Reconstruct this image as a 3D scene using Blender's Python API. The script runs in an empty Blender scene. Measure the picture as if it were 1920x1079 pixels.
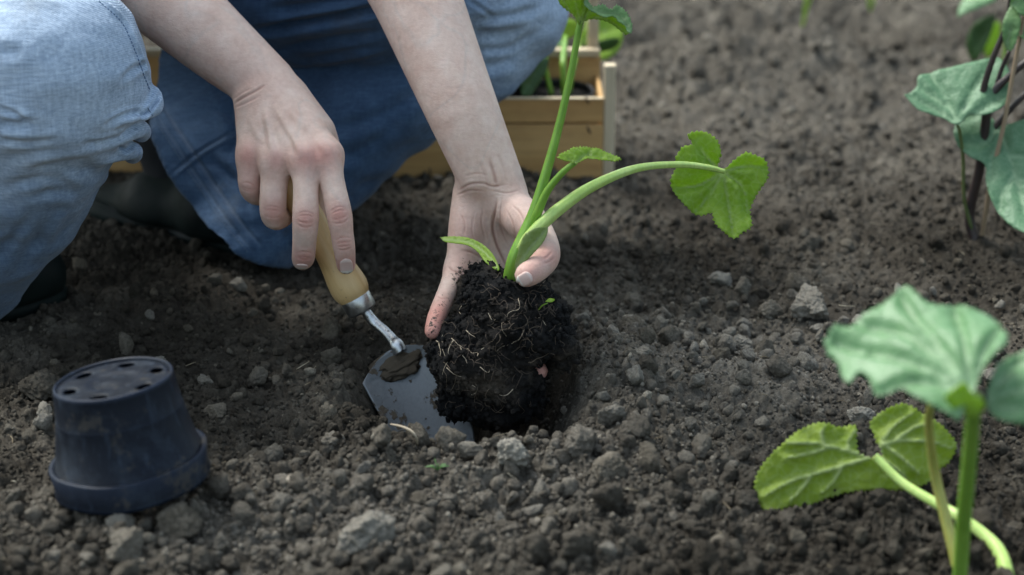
import bpy, bmesh, math, random, os
import numpy as np
from mathutils import Vector, Matrix, Quaternion
random.seed(7)
RNG = np.random.default_rng(11)
sc = bpy.context.scene
COL = sc.collection

# ------------------------------------------------------------------ camera
CAM_Z, PITCH, LENS = 0.60, math.radians(21.0), 70.0
KP = 18.0 / LENS / 960.0                      # tangent per photograph pixel
FW = np.array([0, math.cos(PITCH), -math.sin(PITCH)])
UP = np.array([0, math.sin(PITCH), math.cos(PITCH)])
cam_data = bpy.data.cameras.new('camera')
cam = bpy.data.objects.new('camera', cam_data)
COL.objects.link(cam)
cam.location = (0, 0, CAM_Z)
cam.rotation_euler = (math.pi / 2 - PITCH, 0, 0)
cam_data.lens = LENS
cam_data.sensor_width = 36.0
cam_data.clip_start = 0.05
cam_data.clip_end = 400
cam_data.dof.use_dof = True
cam_data.dof.focus_distance = 1.475
cam_data.dof.aperture_fstop = 4.4
cam_data.dof.aperture_blades = 8
sc.camera = cam

# ------------------------------------------------------------------ light
world = bpy.data.worlds.new('World')
sc.world = world
world.use_nodes = True
wn = world.node_tree.nodes
sky = wn.new('ShaderNodeTexSky')
sky.sky_type = 'NISHITA'
sky.sun_disc = False
SUN_EL, SUN_AZ = math.radians(56), math.radians(-48)      # azimuth from +Y towards +X
sky.sun_elevation = SUN_EL
sky.sun_rotation = SUN_AZ
sky.air_density = 1.3
sky.dust_density = 4.0
sky.ozone_density = 1.0
hs = wn.new('ShaderNodeHueSaturation')              # thin overcast: a greyer sky
hs.inputs['Saturation'].default_value = 0.62
mt = wn.new('ShaderNodeMix'); mt.data_type = 'RGBA'; mt.blend_type = 'MULTIPLY'; mt.inputs[0].default_value = 1.0
mt.inputs[7].default_value = (0.94, 1.02, 1.00, 1)
world.node_tree.links.new(sky.outputs[0], hs.inputs['Color'])
world.node_tree.links.new(hs.outputs[0], mt.inputs[6])
world.node_tree.links.new(mt.outputs[2], wn['Background'].inputs[0])
wn['Background'].inputs[1].default_value = 0.118
sun_data = bpy.data.lights.new('sun', 'SUN')
sun_data.energy = 1.5
sun_data.angle = math.radians(11)
sun_data.color = (1.0, 0.99, 0.95)
sun = bpy.data.objects.new('sun', sun_data)
COL.objects.link(sun)
sdir = Vector((math.sin(SUN_AZ) * math.cos(SUN_EL), math.cos(SUN_AZ) * math.cos(SUN_EL), math.sin(SUN_EL)))
sun.rotation_euler = sdir.to_track_quat('Z', 'Y').to_euler()
sun.location = (-1, 1, 3)
sc.view_settings.view_transform = 'Standard'
sc.view_settings.look = 'None'
sc.view_settings.gamma = 1.0
sc.view_settings.use_curve_mapping = False
sc.view_settings.exposure = 1.20
sc.cycles.max_bounces = 7
sc.cycles.diffuse_bounces = 4
sc.cycles.use_denoising = True

# ------------------------------------------------------------------ helpers
def ray(px, py):
    d = FW + np.array([1.0, 0, 0]) * (px - 960) * KP + UP * (539.5 - py) * KP
    return d

def at(px, py, Y):
    """world point seen at photograph pixel (px, py) on the vertical plane y = Y"""
    d = ray(px, py)
    t = Y / d[1]
    return np.array([0, 0, CAM_Z]) + d * t

def gat(px, py, z=0.0):
    """world point at pixel on the horizontal plane z"""
    d = ray(px, py)
    t = (z - CAM_Z) / d[2]
    return np.array([0, 0, CAM_Z]) + d * t

def proj(P):
    """world points (N,3) -> photograph pixels (N,2)"""
    P = np.asarray(P, float)
    q = P - np.array([0, 0, CAM_Z])
    f = q @ FW
    return np.stack([960 + q[:, 0] / f / KP, 539.5 - (q @ UP) / f / KP], 1)

def sstep(a, b, x):
    t = np.clip((x - a) / (b - a), 0, 1)
    return t * t * (3 - 2 * t)

def _h(ix, iy, iz, seed):
    n = (ix.astype(np.int64) * 374761393 + iy.astype(np.int64) * 668265263 + iz.astype(np.int64) * 2147483647 + seed * 974634777) & 0xFFFFFFFF
    n = ((n ^ (n >> 13)) * 1274126177) & 0xFFFFFFFF
    n = n ^ (n >> 16)
    return (n & 0xFFFFFF).astype(np.float32) / float(0xFFFFFF)

def noise2(x, y, seed=0):
    ix, iy = np.floor(x), np.floor(y)
    fx, fy = x - ix, y - iy
    fx = fx * fx * (3 - 2 * fx); fy = fy * fy * (3 - 2 * fy)
    z = np.zeros_like(ix)
    a = _h(ix, iy, z, seed); b = _h(ix + 1, iy, z, seed); c = _h(ix, iy + 1, z, seed); d = _h(ix + 1, iy + 1, z, seed)
    return (a + (b - a) * fx) * (1 - fy) + (c + (d - c) * fx) * fy - 0.5

def noise3(P, s, seed=0):
    x, y, z = P[:, 0] * s, P[:, 1] * s, P[:, 2] * s
    ix, iy, iz = np.floor(x), np.floor(y), np.floor(z)
    fx, fy, fz = x - ix, y - iy, z - iz
    fx = fx * fx * (3 - 2 * fx); fy = fy * fy * (3 - 2 * fy); fz = fz * fz * (3 - 2 * fz)
    r = 0
    for dx in (0, 1):
        for dy in (0, 1):
            for dz in (0, 1):
                w = (fx if dx else 1 - fx) * (fy if dy else 1 - fy) * (fz if dz else 1 - fz)
                r = r + w * _h(ix + dx, iy + dy, iz + dz, seed)
    return r - 0.5

def fbm2(x, y, f, octs, seed, gain=0.5):
    r, a = 0, 1.0
    for i in range(octs):
        r = r + a * noise2(x * f, y * f, seed + i * 17); f *= 2.03; a *= gain
    return r

def fbm3(P, f, octs, seed, gain=0.5):
    r, a = 0, 1.0
    for i in range(octs):
        r = r + a * noise3(P, f, seed + i * 17); f *= 2.03; a *= gain
    return r

def mesh_np(name, V, F, smooth=True, attrs=None):
    """mesh from arrays; F is a list of arrays (n,3)/(n,4)"""
    me = bpy.data.meshes.new(name)
    Fs = [np.asarray(f, np.int32) for f in (F if isinstance(F, (list, tuple)) and len(F) and hasattr(F[0], 'shape') and F[0].ndim == 2 else [np.asarray(F)]) if len(f)]
    nl = sum(f.size for f in Fs); nf = sum(len(f) for f in Fs)
    me.vertices.add(len(V)); me.loops.add(nl); me.polygons.add(nf)
    me.vertices.foreach_set('co', np.asarray(V, np.float32).ravel())
    me.loops.foreach_set('vertex_index', np.concatenate([f.ravel() for f in Fs]).astype(np.int32))
    st, off = [], 0
    for f in Fs:
        st.append(off + np.arange(len(f)) * f.shape[1]); off += f.size
    me.polygons.foreach_set('loop_start', np.concatenate(st).astype(np.int32))
    if smooth:
        me.polygons.foreach_set('use_smooth', np.ones(nf, bool))
    for k, v in (attrs or {}).items():
        a = me.attributes.new(k, 'FLOAT', 'POINT')
        a.data.foreach_set('value', np.asarray(v, np.float32))
    me.update(calc_edges=True)
    me.validate()
    return me

def link(name, me, mat=None, parent=None, loc=None):
    o = bpy.data.objects.new(name, me)
    COL.objects.link(o)
    if mat is not None and me is not None and not me.materials:
        me.materials.append(mat)
    if parent is not None:
        o.parent = parent
    if loc is not None:
        o.location = loc
    return o

def empty(name, label, cat, group=None, loc=(0, 0, 0)):
    o = bpy.data.objects.new(name, None)
    o.empty_display_size = 0.02
    COL.objects.link(o)
    o.location = loc
    o['label'] = label; o['category'] = cat
    if group: o['group'] = group
    return o

def tag(o, label=None, cat=None, group=None, kind=None):
    if label: o['label'] = label
    if cat: o['category'] = cat
    if group: o['group'] = group
    if kind: o['kind'] = kind
    return o

def catmull(P, n):
    """smooth polyline through control rows (any width), n samples per span"""
    P = np.asarray(P, float)
    Q = np.vstack([2 * P[0] - P[1], P, 2 * P[-1] - P[-2]])
    out = []
    for i in range(1, len(Q) - 2):
        for t in np.linspace(0, 1, n, endpoint=False):
            a, b, c, d = Q[i - 1], Q[i], Q[i + 1], Q[i + 2]
            out.append(0.5 * ((2 * b) + (-a + c) * t + (2 * a - 5 * b + 4 * c - d) * t * t + (-a + 3 * b - 3 * c + d) * t ** 3))
    out.append(P[-1])
    return np.array(out)

def tube_arrays(ctrl, n=6, sides=12, ridges=0, ridge_amp=0.0, flat=1.0, wob=0.0, seed=0):
    """ctrl rows: x,y,z,r"""
    S = catmull(ctrl, n)
    C, R = S[:, :3], np.maximum(S[:, 3], 1e-5)
    T = np.gradient(C, axis=0); T /= np.linalg.norm(T, axis=1)[:, None] + 1e-12
    up = np.array([0, 0, 1.0]) if abs(T[0][2]) < 0.9 else np.array([1.0, 0, 0])
    N = np.cross(T[0], up); N /= np.linalg.norm(N)
    V = []
    rg = np.random.default_rng(seed)
    for i in range(len(C)):
        N = N - T[i] * (N @ T[i]); N /= np.linalg.norm(N)
        B = np.cross(T[i], N)
        a = np.linspace(0, 2 * math.pi, sides, endpoint=False)
        rr = R[i] * (1 + ridge_amp * np.cos(a * ridges)) * (1 + wob * rg.uniform(-1, 1, sides))
        V.append(C[i] + np.outer(rr * np.cos(a), N) + np.outer(rr * np.sin(a) * flat, B))
    m = len(C)
    V = np.vstack(V + [C[:1], C[-1:]])
    i = np.arange(m - 1)[:, None] * sides; j = np.arange(sides)[None, :]; k = (j + 1) % sides
    Q = np.stack([i + j, i + k, i + sides + k, i + sides + j], -1).reshape(-1, 4)
    j = np.arange(sides); k = (j + 1) % sides
    c0 = np.stack([np.full(sides, m * sides), k, j], 1)
    c1 = np.stack([np.full(sides, m * sides + 1), (m - 1) * sides + j, (m - 1) * sides + k], 1)
    return V, [Q, np.vstack([c0, c1])]

def tube(name, ctrl, mat, parent=None, **kw):
    V, F = tube_arrays(ctrl, **kw)
    return link(name, mesh_np(name, V, F), mat, parent)

def merge_arrays(parts):
    Vs, Qs, Ts, off = [], [], [], 0
    for V, F in parts:
        Vs.append(V)
        for f in F:
            (Qs if f.shape[1] == 4 else Ts).append(f + off)
        off += len(V)
    out = []
    if Qs: out.append(np.vstack(Qs))
    if Ts: out.append(np.vstack(Ts))
    return np.vstack(Vs), out

def ico(sub):
    bm = bmesh.new(); bmesh.ops.create_icosphere(bm, subdivisions=sub, radius=1.0)
    V = np.array([v.co[:] for v in bm.verts]); F = np.array([[v.index for v in f.verts] for f in bm.faces])
    bm.free(); return V, F
ICO = {k: ico(k) for k in (2, 3, 4, 5)}

def clod_mesh(name, seed, sub=3, squash=0.75, rough=1.0):
    V, F = ICO[sub]
    V = V.copy()
    rg = np.random.default_rng(seed)
    o = rg.uniform(-50, 50, 3)
    r = 1 + 0.55 * fbm3(V + o, 1.1, 2, seed) + 0.30 * rough * fbm3(V + o, 3.2, 3, seed + 5, 0.6)
    for _ in range(11):                                  # broken facets
        n = rg.normal(size=3); n /= np.linalg.norm(n)
        lim = rg.uniform(0.50, 0.85)
        d = (V * r[:, None]) @ n
        over = d > lim
        r[over] = r[over] * (1 - 0.88 * (d[over] - lim) / d[over])
    r = r * (1 + 0.16 * rough * fbm3(V + o, 5.5, 2, seed + 3, 0.7))
    V = V * r[:, None] * np.array([1, rg.uniform(0.75, 1.0), squash * rg.uniform(0.85, 1.1)])
    if sub >= 4:
        V *= (1 + 0.16 * rough * fbm3(V + o, 7, 4, seed + 9, 0.7))[:, None]
    return mesh_np(name, V, F)

# ------------------------------------------------------------------ materials
class NT:
    def __init__(s, name):
        s.m = bpy.data.materials.new(name); s.m.use_nodes = True
        s.t = s.m.node_tree; s.n = s.t.nodes; s.l = s.t.links
        s.b = s.n['Principled BSDF']
    def new(s, typ, **kw):
        n = s.n.new(typ)
        for k, v in kw.items():
            if k.startswith('_'): setattr(n, k[1:], v)
            else: n.inputs[k.replace('__', ' ')].default_value = v
        return n
    def link(s, a, b): s.l.new(a, b)
    def noise(s, scale, detail=4, rough=0.6, coord=None, dist=0.0):
        n = s.new('ShaderNodeTexNoise'); n.inputs['Scale'].default_value = scale; n.inputs['Detail'].default_value = detail
        n.inputs['Roughness'].default_value = rough; n.inputs['Distortion'].default_value = dist
        if coord is not None: s.link(coord, n.inputs['Vector'])
        return n.outputs['Fac']
    def coord(s, kind='Object', scale=None, rot=None):
        c = s.new('ShaderNodeTexCoord').outputs[kind]
        if scale or rot:
            m = s.new('ShaderNodeMapping'); s.link(c, m.inputs[0])
            if scale: m.inputs['Scale'].default_value = scale
            if rot: m.inputs['Rotation'].default_value = rot
            return m.outputs[0]
        return c
    def ramp(s, fac, stops, interp='LINEAR'):
        r = s.new('ShaderNodeValToRGB'); e = r.color_ramp.elements; r.color_ramp.interpolation = interp
        while len(e) < len(stops): e.new(0.5)
        for i, (p, c) in enumerate(stops):
            e[i].position = p; e[i].color = (*c, 1) if len(c) == 3 else c
        s.link(fac, r.inputs[0]); return r.outputs[0]
    def mix(s, fac, a, b, mode='MIX'):
        m = s.new('ShaderNodeMix'); m.data_type = 'RGBA'; m.blend_type = mode
        for v, k in ((fac, 0), (a, 6), (b, 7)):
            if isinstance(v, (int, float)): m.inputs[k].default_value = v
            elif isinstance(v, tuple): m.inputs[k].default_value = (*v, 1) if len(v) == 3 else v
            else: s.link(v, m.inputs[k])
        return m.outputs[2]
    def math(s, op, a, b=None, c=None):
        m = s.new('ShaderNodeMath'); m.operation = op
        for i, v in enumerate((a, b, c)):
            if v is None: continue
            if isinstance(v, (int, float)): m.inputs[i].default_value = v
            else: s.link(v, m.inputs[i])
        return m.outputs[0]
    def attr(s, name):
        a = s.new('ShaderNodeAttribute'); a.attribute_name = name; return a.outputs['Fac']
    def bump(s, h, strength, dist, prev=None):
        b = s.new('ShaderNodeBump'); b.inputs['Strength'].default_value = strength; b.inputs['Distance'].default_value = dist
        s.link(h, b.inputs['Height'])
        if prev is not None: s.link(prev, b.inputs['Normal'])
        return b.outputs[0]
    def out(s, color=None, rough=None, normal=None, **kw):
        for v, k in ((color, 'Base Color'), (rough, 'Roughness'), (normal, 'Normal')):
            if v is None: continue
            if isinstance(v, (int, float)): s.b.inputs[k].default_value = v
            elif isinstance(v, tuple): s.b.inputs[k].default_value = (*v, 1)
            else: s.link(v, s.b.inputs[k])
        for k, v in kw.items():
            s.b.inputs[k.replace('__', ' ')].default_value = v
        return s.m
# ------------------------------------------------------------------ soil
def soil_mat(name, instanced=False, pale=0.0):
    t = NT(name)
    co = t.coord('Object') if not instanced else t.coord('Object')
    geo = t.new('ShaderNodeNewGeometry')
    pos = geo.outputs['Position']
    n1 = t.noise(9, 4, 0.6, pos)
    n2 = t.noise(120, 5, 0.7, pos)
    n3 = t.noise(700, 3, 0.7, pos)
    wet = t.ramp(n1, [(0.36, (0.036, 0.031, 0.024)), (0.52, (0.064, 0.056, 0.045)), (0.66, (0.104, 0.093, 0.076))])
    if instanced:
        oi = t.new('ShaderNodeObjectInfo'); rnd = oi.outputs['Random']
    else:
        rnd = t.attr('crumb')
    tone = t.ramp(rnd, [(0.0, (0.70, 0.68, 0.66)), (0.5, (0.95, 0.94, 0.93)), (0.8, (1.2, 1.2, 1.2)), (0.93, (1.5, 1.5, 1.48)), (1.0, (2.3 + pale, 2.3 + pale, 2.25 + pale))])
    # sun-dried crust: pale on the open bed and on the spoil, dark where freshly dug
    sp = t.new('ShaderNodeSeparateXYZ'); t.link(pos, sp.inputs[0])
    def blob(cx, cy, sx, sy):
        a = t.math('POWER', t.math('DIVIDE', t.math('SUBTRACT', sp.outputs[0], cx), sx), 2.0)
        b_ = t.math('POWER', t.math('DIVIDE', t.math('SUBTRACT', sp.outputs[1], cy), sy), 2.0)
        return t.math('POWER', 2.718, t.math('MULTIPLY', t.math('ADD', a, b_), -1.0))
    mr = t.new('ShaderNodeMapRange'); mr.inputs[1].default_value = 1.66; mr.inputs[2].default_value = 2.05; t.link(sp.outputs[1], mr.inputs[0])
    dry = t.math('ADD', t.math('MULTIPLY', mr.outputs[0], .60), t.math('MULTIPLY', blob(.15, 1.40, .13, .12), 1.15))
    dry = t.math('ADD', dry, t.math('MULTIPLY', blob(-.13, 1.14, .22, .075), .75))
    dry = t.math('ADD', dry, t.math('MULTIPLY', blob(.06, 1.22, .12, .05), .45))
    dry = t.math('SUBTRACT', dry, t.math('MULTIPLY', t.math('POWER', 2.718, t.math('MULTIPLY', t.math('POWER', t.math('DIVIDE', t.math('SUBTRACT', sp.outputs[1], 2.48), .10), 2.0), -1.0)), .75))
    dry = t.math('MULTIPLY', dry, t.math('ADD', .45, t.noise(17, 3, .6, pos)))
    wet = t.mix(dry, wet, t.mix(n1, (0.120, 0.107, 0.090), (0.232, 0.214, 0.184)))
    c = t.mix(1.0, wet, tone, 'MULTIPLY')
    v = t.ramp(n2, [(0.3, (0.62, 0.60, 0.58)), (0.5, (1, 1, 1)), (0.72, (1.4, 1.4, 1.4))])
    c = t.mix(1.0, c, v, 'MULTIPLY')
    v3 = t.ramp(n3, [(0.33, (0.7, 0.68, 0.67)), (0.5, (1, 1, 1)), (0.74, (1.5, 1.5, 1.5))])
    c = t.mix(0.8, c, v3, 'MULTIPLY')
    b = t.bump(t.noise(260, 5, 0.75, pos), 0.9, 0.003)
    b = t.bump(t.noise(900, 4, 0.8, pos), 0.8, 0.0012, b)
    t.out(c, 0.95, b, Specular__IOR__Level=0.15)
    return t.m
M_SOIL = soil_mat('soil')
M_CRUMB = soil_mat('soil_crumb', True, 0.3)
def stone_mat(k=1.0):
    t = NT('dry clod'); pos = t.new('ShaderNodeNewGeometry').outputs['Position']
    r = t.new('ShaderNodeObjectInfo').outputs['Random']
    n2 = t.noise(110, 5, .7, pos); n3 = t.noise(600, 4, .7, pos)
    c = t.ramp(r, [(0, (.112 * k, .098 * k, .078 * k)), (.5, (.165 * k, .149 * k, .124 * k)), (1, (.240 * k, .224 * k, .194 * k))])
    c = t.mix(1, c, t.ramp(n2, [(.3, (.62, .60, .58)), (.5, (1, 1, 1)), (.72, (1.3, 1.3, 1.3))]), 'MULTIPLY')
    c = t.mix(.8, c, t.ramp(n3, [(.33, (.7, .68, .67)), (.5, (1, 1, 1)), (.74, (1.35, 1.35, 1.35))]), 'MULTIPLY')
    b = t.bump(t.noise(200, 6, .75, pos), .9, .004); b = t.bump(n3, .8, .0014, b)
    return t.out(c, .95, b, Specular__IOR__Level=.12)
M_STONE = stone_mat()
M_STONE_BIG = stone_mat(1.32)

HX, HY, HA, HB = -0.028, 1.366, 0.094, 0.120         # planting hole

def heap(x, y, cell, seed, lo, hi, dens=1.0):
    """rounded lumps: highest of scattered part-spheres; returns height and lump id"""
    cx, cy = np.floor(x / cell), np.floor(y / cell)
    best = np.zeros(x.shape, np.float32); bid = np.full(x.shape, 0.4, np.float32)
    z = np.zeros_like(cx)
    for dx in (-1, 0, 1):
        for dy in (-1, 0, 1):
            ix, iy = cx + dx, cy + dy
            jx = (ix + _h(ix, iy, z, seed)) * cell
            jy = (iy + _h(ix, iy, z, seed + 1)) * cell
            rr = _h(ix, iy, z, seed + 2)
            pr = _h(ix, iy, z, seed + 3)
            r = cell * (lo + (hi - lo) * rr * rr)
            q = r * r - (x - jx) ** 2 - (y - jy) ** 2
            h = np.sqrt(np.maximum(q, 0)) * 0.9 * (pr < dens)
            up = h > best
            best = np.where(up, h, best); bid = np.where(up, _h(ix, iy, z, seed + 4), bid)
    return best, bid

def hole_r(x, y):
    a = np.arctan2((y - HY) / HB, (x - HX) / HA)
    r = np.sqrt(((x - HX) / HA) ** 2 + ((y - HY) / HB) ** 2)
    return r * (1 + 0.07 * np.sin(3 * a + 1.1) + 0.05 * np.sin(5 * a + 2.2) + 0.03 * np.sin(9 * a))

def base_h(x, y):
    h = 0.020 * fbm2(x, y, 3.1, 2, 3) + 0.016 * fbm2(x, y, 11, 3, 9)
    h = h * sstep(0, 0.3, np.abs(y - 1.35) + 0.25)
    h = h - 0.060 * np.exp(-((y - 2.50 - 0.05 * np.sin(x * 5)) / 0.09) ** 2) + 0.02 * np.exp(-((y - 2.33) / 0.07) ** 2)
    h = h + 0.030 * fbm2(x, y, 9, 3, 91) * sstep(1.75, 2.2, y)
    h = h + 0.02 * sstep(2.6, 3.2, y)
    # spoil round the hole, then the hole
    r = hole_r(x, y)
    side = 0.55 + 0.45 * np.clip((x - HX) * 6 - (y - HY) * 5, -0.6, 1.0)
    h = h + side * 0.013 * np.exp(-((r - 1.30) / 0.33) ** 2)
    deep = 1 - sstep(0.42, 1.02, r)
    h = h - 0.085 * deep + 0.010 * fbm2(x, y, 40, 3, 31) * (deep > 0) * deep
    # clod field at the bottom left and round the bean stem
    h = h + 0.010 * np.exp(-(((x - 0.52) / 0.16) ** 2 + ((y - 1.66) / 0.11) ** 2))
    return h

def coarse_mask(x, y):
    """where clods are big (front and right of the hole) rather than fine tilth"""
    m = 0.35 + 0.9 * fbm2(x, y, 5.0, 2, 77)
    m = m + 0.5 * sstep(1.9, 2.2, y)
    m = m + 0.55 * sstep(1.30, 1.12, y) + 0.45 * np.exp(-(((x - 0.14) / 0.12) ** 2 + ((y - 1.38) / 0.14) ** 2))
    m = m - 0.35 * np.exp(-(((x + 0.28) / 0.25) ** 2 + ((y - 1.5) / 0.12) ** 2))
    return np.clip(m, 0.12, 1.0)

def soil_h(x, y, detail=True):
    h = base_h(x, y)
    cr = np.full(x.shape, 0.4, np.float32)
    if detail:
        wx = x + 0.020 * fbm2(x, y, 55, 3, 41, .6); wy = y + 0.020 * fbm2(x, y, 55, 3, 43, .6)
        cm = coarse_mask(x, y)
        a, ia = heap(wx, wy, 0.034, 101, 0.20, 0.62, 0.55)
        b, ib = heap(wx, wy, 0.016, 201, 0.25, 0.68, 0.8)
        wx2 = x + 0.006 * fbm2(x, y, 200, 2, 51); wy2 = y + 0.006 * fbm2(x, y, 200, 2, 53)
        c, ic = heap(wx2, wy2, 0.0075, 301, 0.30, 0.72)
        d, idd = heap(wx2, wy2, 0.0038, 401, 0.3, 0.7)
        a = np.minimum(a, .009 + .008 * fbm2(x, y, 45, 2, 47)) * cm * 0.9; b = np.minimum(b, .006) * (0.25 + 0.6 * cm)
        t = np.maximum(a, b * 0.9)
        cr = np.where(a > b * 0.9, ia, ib)
        cr = np.where(t < 0.001, 0.35, cr)
        h = h + t + 0.42 * c + 0.40 * d + 0.009 * fbm2(x, y, 70, 4, 61, .62) * (.6 + .4 * cm)
        cr = 0.55 * cr + 0.25 * ic + 0.2 * idd
    return h, cr

def ground_z(x, y):
    return float(soil_h(np.array([x], float), np.array([y], float))[0][0])
def base_z(x, y):
    return float(base_h(np.array([x], float), np.array([y], float))[0]) + 0.004

# one sheet, dense where the camera looks, on to the horizon
ys = [0.98]
while ys[-1] < 2.9:
    y = ys[-1]; ys.append(y + 0.00145 * (y / 1.2) ** 2)
y = ys[-1]; st = 0.012
while y < 160:
    st *= 1.22; y += st; ys.append(y)
low = [0.97]; st = 0.006
while low[-1] > -40:
    st *= 1.3; low.append(low[-1] - st)
ys = np.array(low[::-1] + ys)
us = list(np.linspace(-0.315, 0.315, 900)); st = 0.0012
right = []; u = 0.315
while u < 60:
    st *= 1.22; u += st; right.append(u)
us = np.array([-r for r in right[::-1]] + us + right)
W = np.where(ys < 0.9, 1.03, ys * 0.955 + 0.2)
Xg = us[None, :] * W[:, None]; Yg = np.repeat(ys[:, None], len(us), 1)
hz, cr = soil_h(Xg.ravel(), Yg.ravel())
V = np.stack([Xg.ravel(), Yg.ravel(), hz], 1)
# crumbly sideways push so lumps are not pure columns
V[:, 0] += 0.0022 * fbm2(V[:, 0], V[:, 1], 170, 2, 71); V[:, 1] += 0.0022 * fbm2(V[:, 0], V[:, 1], 170, 2, 73)
nr, ncu = len(ys), len(us)
i = np.arange(nr - 1)[:, None] * ncu; j = np.arange(ncu - 1)[None, :]
Fq = np.stack([i + j, i + j + 1, i + ncu + j + 1, i + ncu + j], -1).reshape(-1, 4)
ground = link('ground', mesh_np('ground', V, Fq, attrs={'crumb': cr}), M_SOIL)
tag(ground, kind='structure')
print('ground verts', len(V))

# loose crumbs: instanced on points of one mesh
variants = bpy.data.collections.new('crumb_shapes')
for k in range(9):
    me = clod_mesh('crumb_shape', 500 + k, 3 if k < 4 else 2, 0.8, 1.3)
    me.materials.append(M_CRUMB)
    variants.objects.link(bpy.data.objects.new('crumb_shape', me))

def scatter(n, smin, smax, power, seed, y0=1.0, y1=2.9, bias=1.0, avoid=None):
    rg = np.random.default_rng(seed)
    yy = y0 + (y1 - y0) * rg.random(n) ** bias
    xx = (rg.random(n) * 2 - 1) * (0.30 * (yy * 0.955 + 0.2))
    s = smin + (smax - smin) * rg.random(n) ** power
    keep = rg.random(n) < (0.35 + 0.65 * coarse_mask(xx, yy))
    r = hole_r(xx, yy)
    keep &= ~((r < 0.95) & (s > 0.006)) & ~((r < 0.9) & (rg.random(n) < 0.55))
    return xx[keep], yy[keep], s[keep]

def no_go(x, y, rad):
    """footprints where nothing loose lies: pot, crate, shoes"""
    m = np.zeros(x.shape, bool)
    for (cx, cy, r) in KEEP_OUT:
        m |= (x - cx) ** 2 + (y - cy) ** 2 < (r + rad) ** 2
    return m
KEEP_OUT = [(-0.262, 1.222, 0.047)]
xs, ysx, ss = [], [], []
for args in ((70000, 0.0008, 0.0026, 1.8, 1, 1.0, 2.0, 1.4), (13000, 0.0022, 0.0055, 2.4, 2, 1.0, 2.9, 1.3), (1300, 0.0055, 0.0090, 2.2, 3, 1.0, 2.9, 1.3)):
    a, b, c = scatter(*args)
    xs.append(a); ysx.append(b); ss.append(c)
xs, ysx, ss = map(np.concatenate, (xs, ysx, ss))
ok = ~no_go(xs, ysx, ss); xs, ysx, ss = xs[ok], ysx[ok], ss[ok]
zz = soil_h(xs, ysx)[0] + ss * 0.25
me = bpy.data.meshes.new('loose_crumbs')
me.vertices.add(len(xs)); me.vertices.foreach_set('co', np.stack([xs, ysx, zz], 1).astype(np.float32).ravel())
a = me.attributes.new('size', 'FLOAT', 'POINT'); a.data.foreach_set('value', ss.astype(np.float32))
a = me.attributes.new('spin', 'FLOAT_VECTOR', 'POINT'); a.data.foreach_set('vector', (RNG.random((len(xs), 3)) * 6.28).astype(np.float32).ravel())
a = me.attributes.new('pick', 'INT', 'POINT'); a.data.foreach_set('value', np.where(ss > 0.004, RNG.integers(0, 4, len(xs)), RNG.integers(4, 9, len(xs))).astype(np.int32))
crumbs = link('loose_crumbs', me, None)
tag(crumbs, 'loose dark grey soil crumbs strewn thickly over the dug earth', kind='stuff')
ng = bpy.data.node_groups.new('crumb_scatter', 'GeometryNodeTree')
ng.interface.new_socket('Geometry', in_out='INPUT', socket_type='NodeSocketGeometry')
ng.interface.new_socket('Geometry', in_out='OUTPUT', socket_type='NodeSocketGeometry')
gi, go = ng.nodes.new('NodeGroupInput'), ng.nodes.new('NodeGroupOutput')
ci = ng.nodes.new('GeometryNodeCollectionInfo'); ci.inputs['Collection'].default_value = variants
ci.inputs['Separate Children'].default_value = True; ci.inputs['Reset Children'].default_value = True
ip = ng.nodes.new('GeometryNodeInstanceOnPoints'); ip.inputs['Pick Instance'].default_value = True
def nattr(nm, ty):
    n = ng.nodes.new('GeometryNodeInputNamedAttribute'); n.data_type = ty; n.inputs['Name'].default_value = nm; return n.outputs['Attribute']
ng.links.new(gi.outputs[0], ip.inputs['Points']); ng.links.new(ci.outputs[0], ip.inputs['Instance'])
ng.links.new(nattr('pick', 'INT'), ip.inputs['Instance Index'])
e2r = ng.nodes.new('FunctionNodeEulerToRotation'); ng.links.new(nattr('spin', 'FLOAT_VECTOR'), e2r.inputs[0])
ng.links.new(e2r.outputs[0], ip.inputs['Rotation']); ng.links.new(nattr('size', 'FLOAT'), ip.inputs['Scale'])
ng.links.new(ip.outputs[0], go.inputs[0])
md = crumbs.modifiers.new('scatter', 'NODES'); md.node_group = ng
print('crumbs', len(xs))

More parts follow.
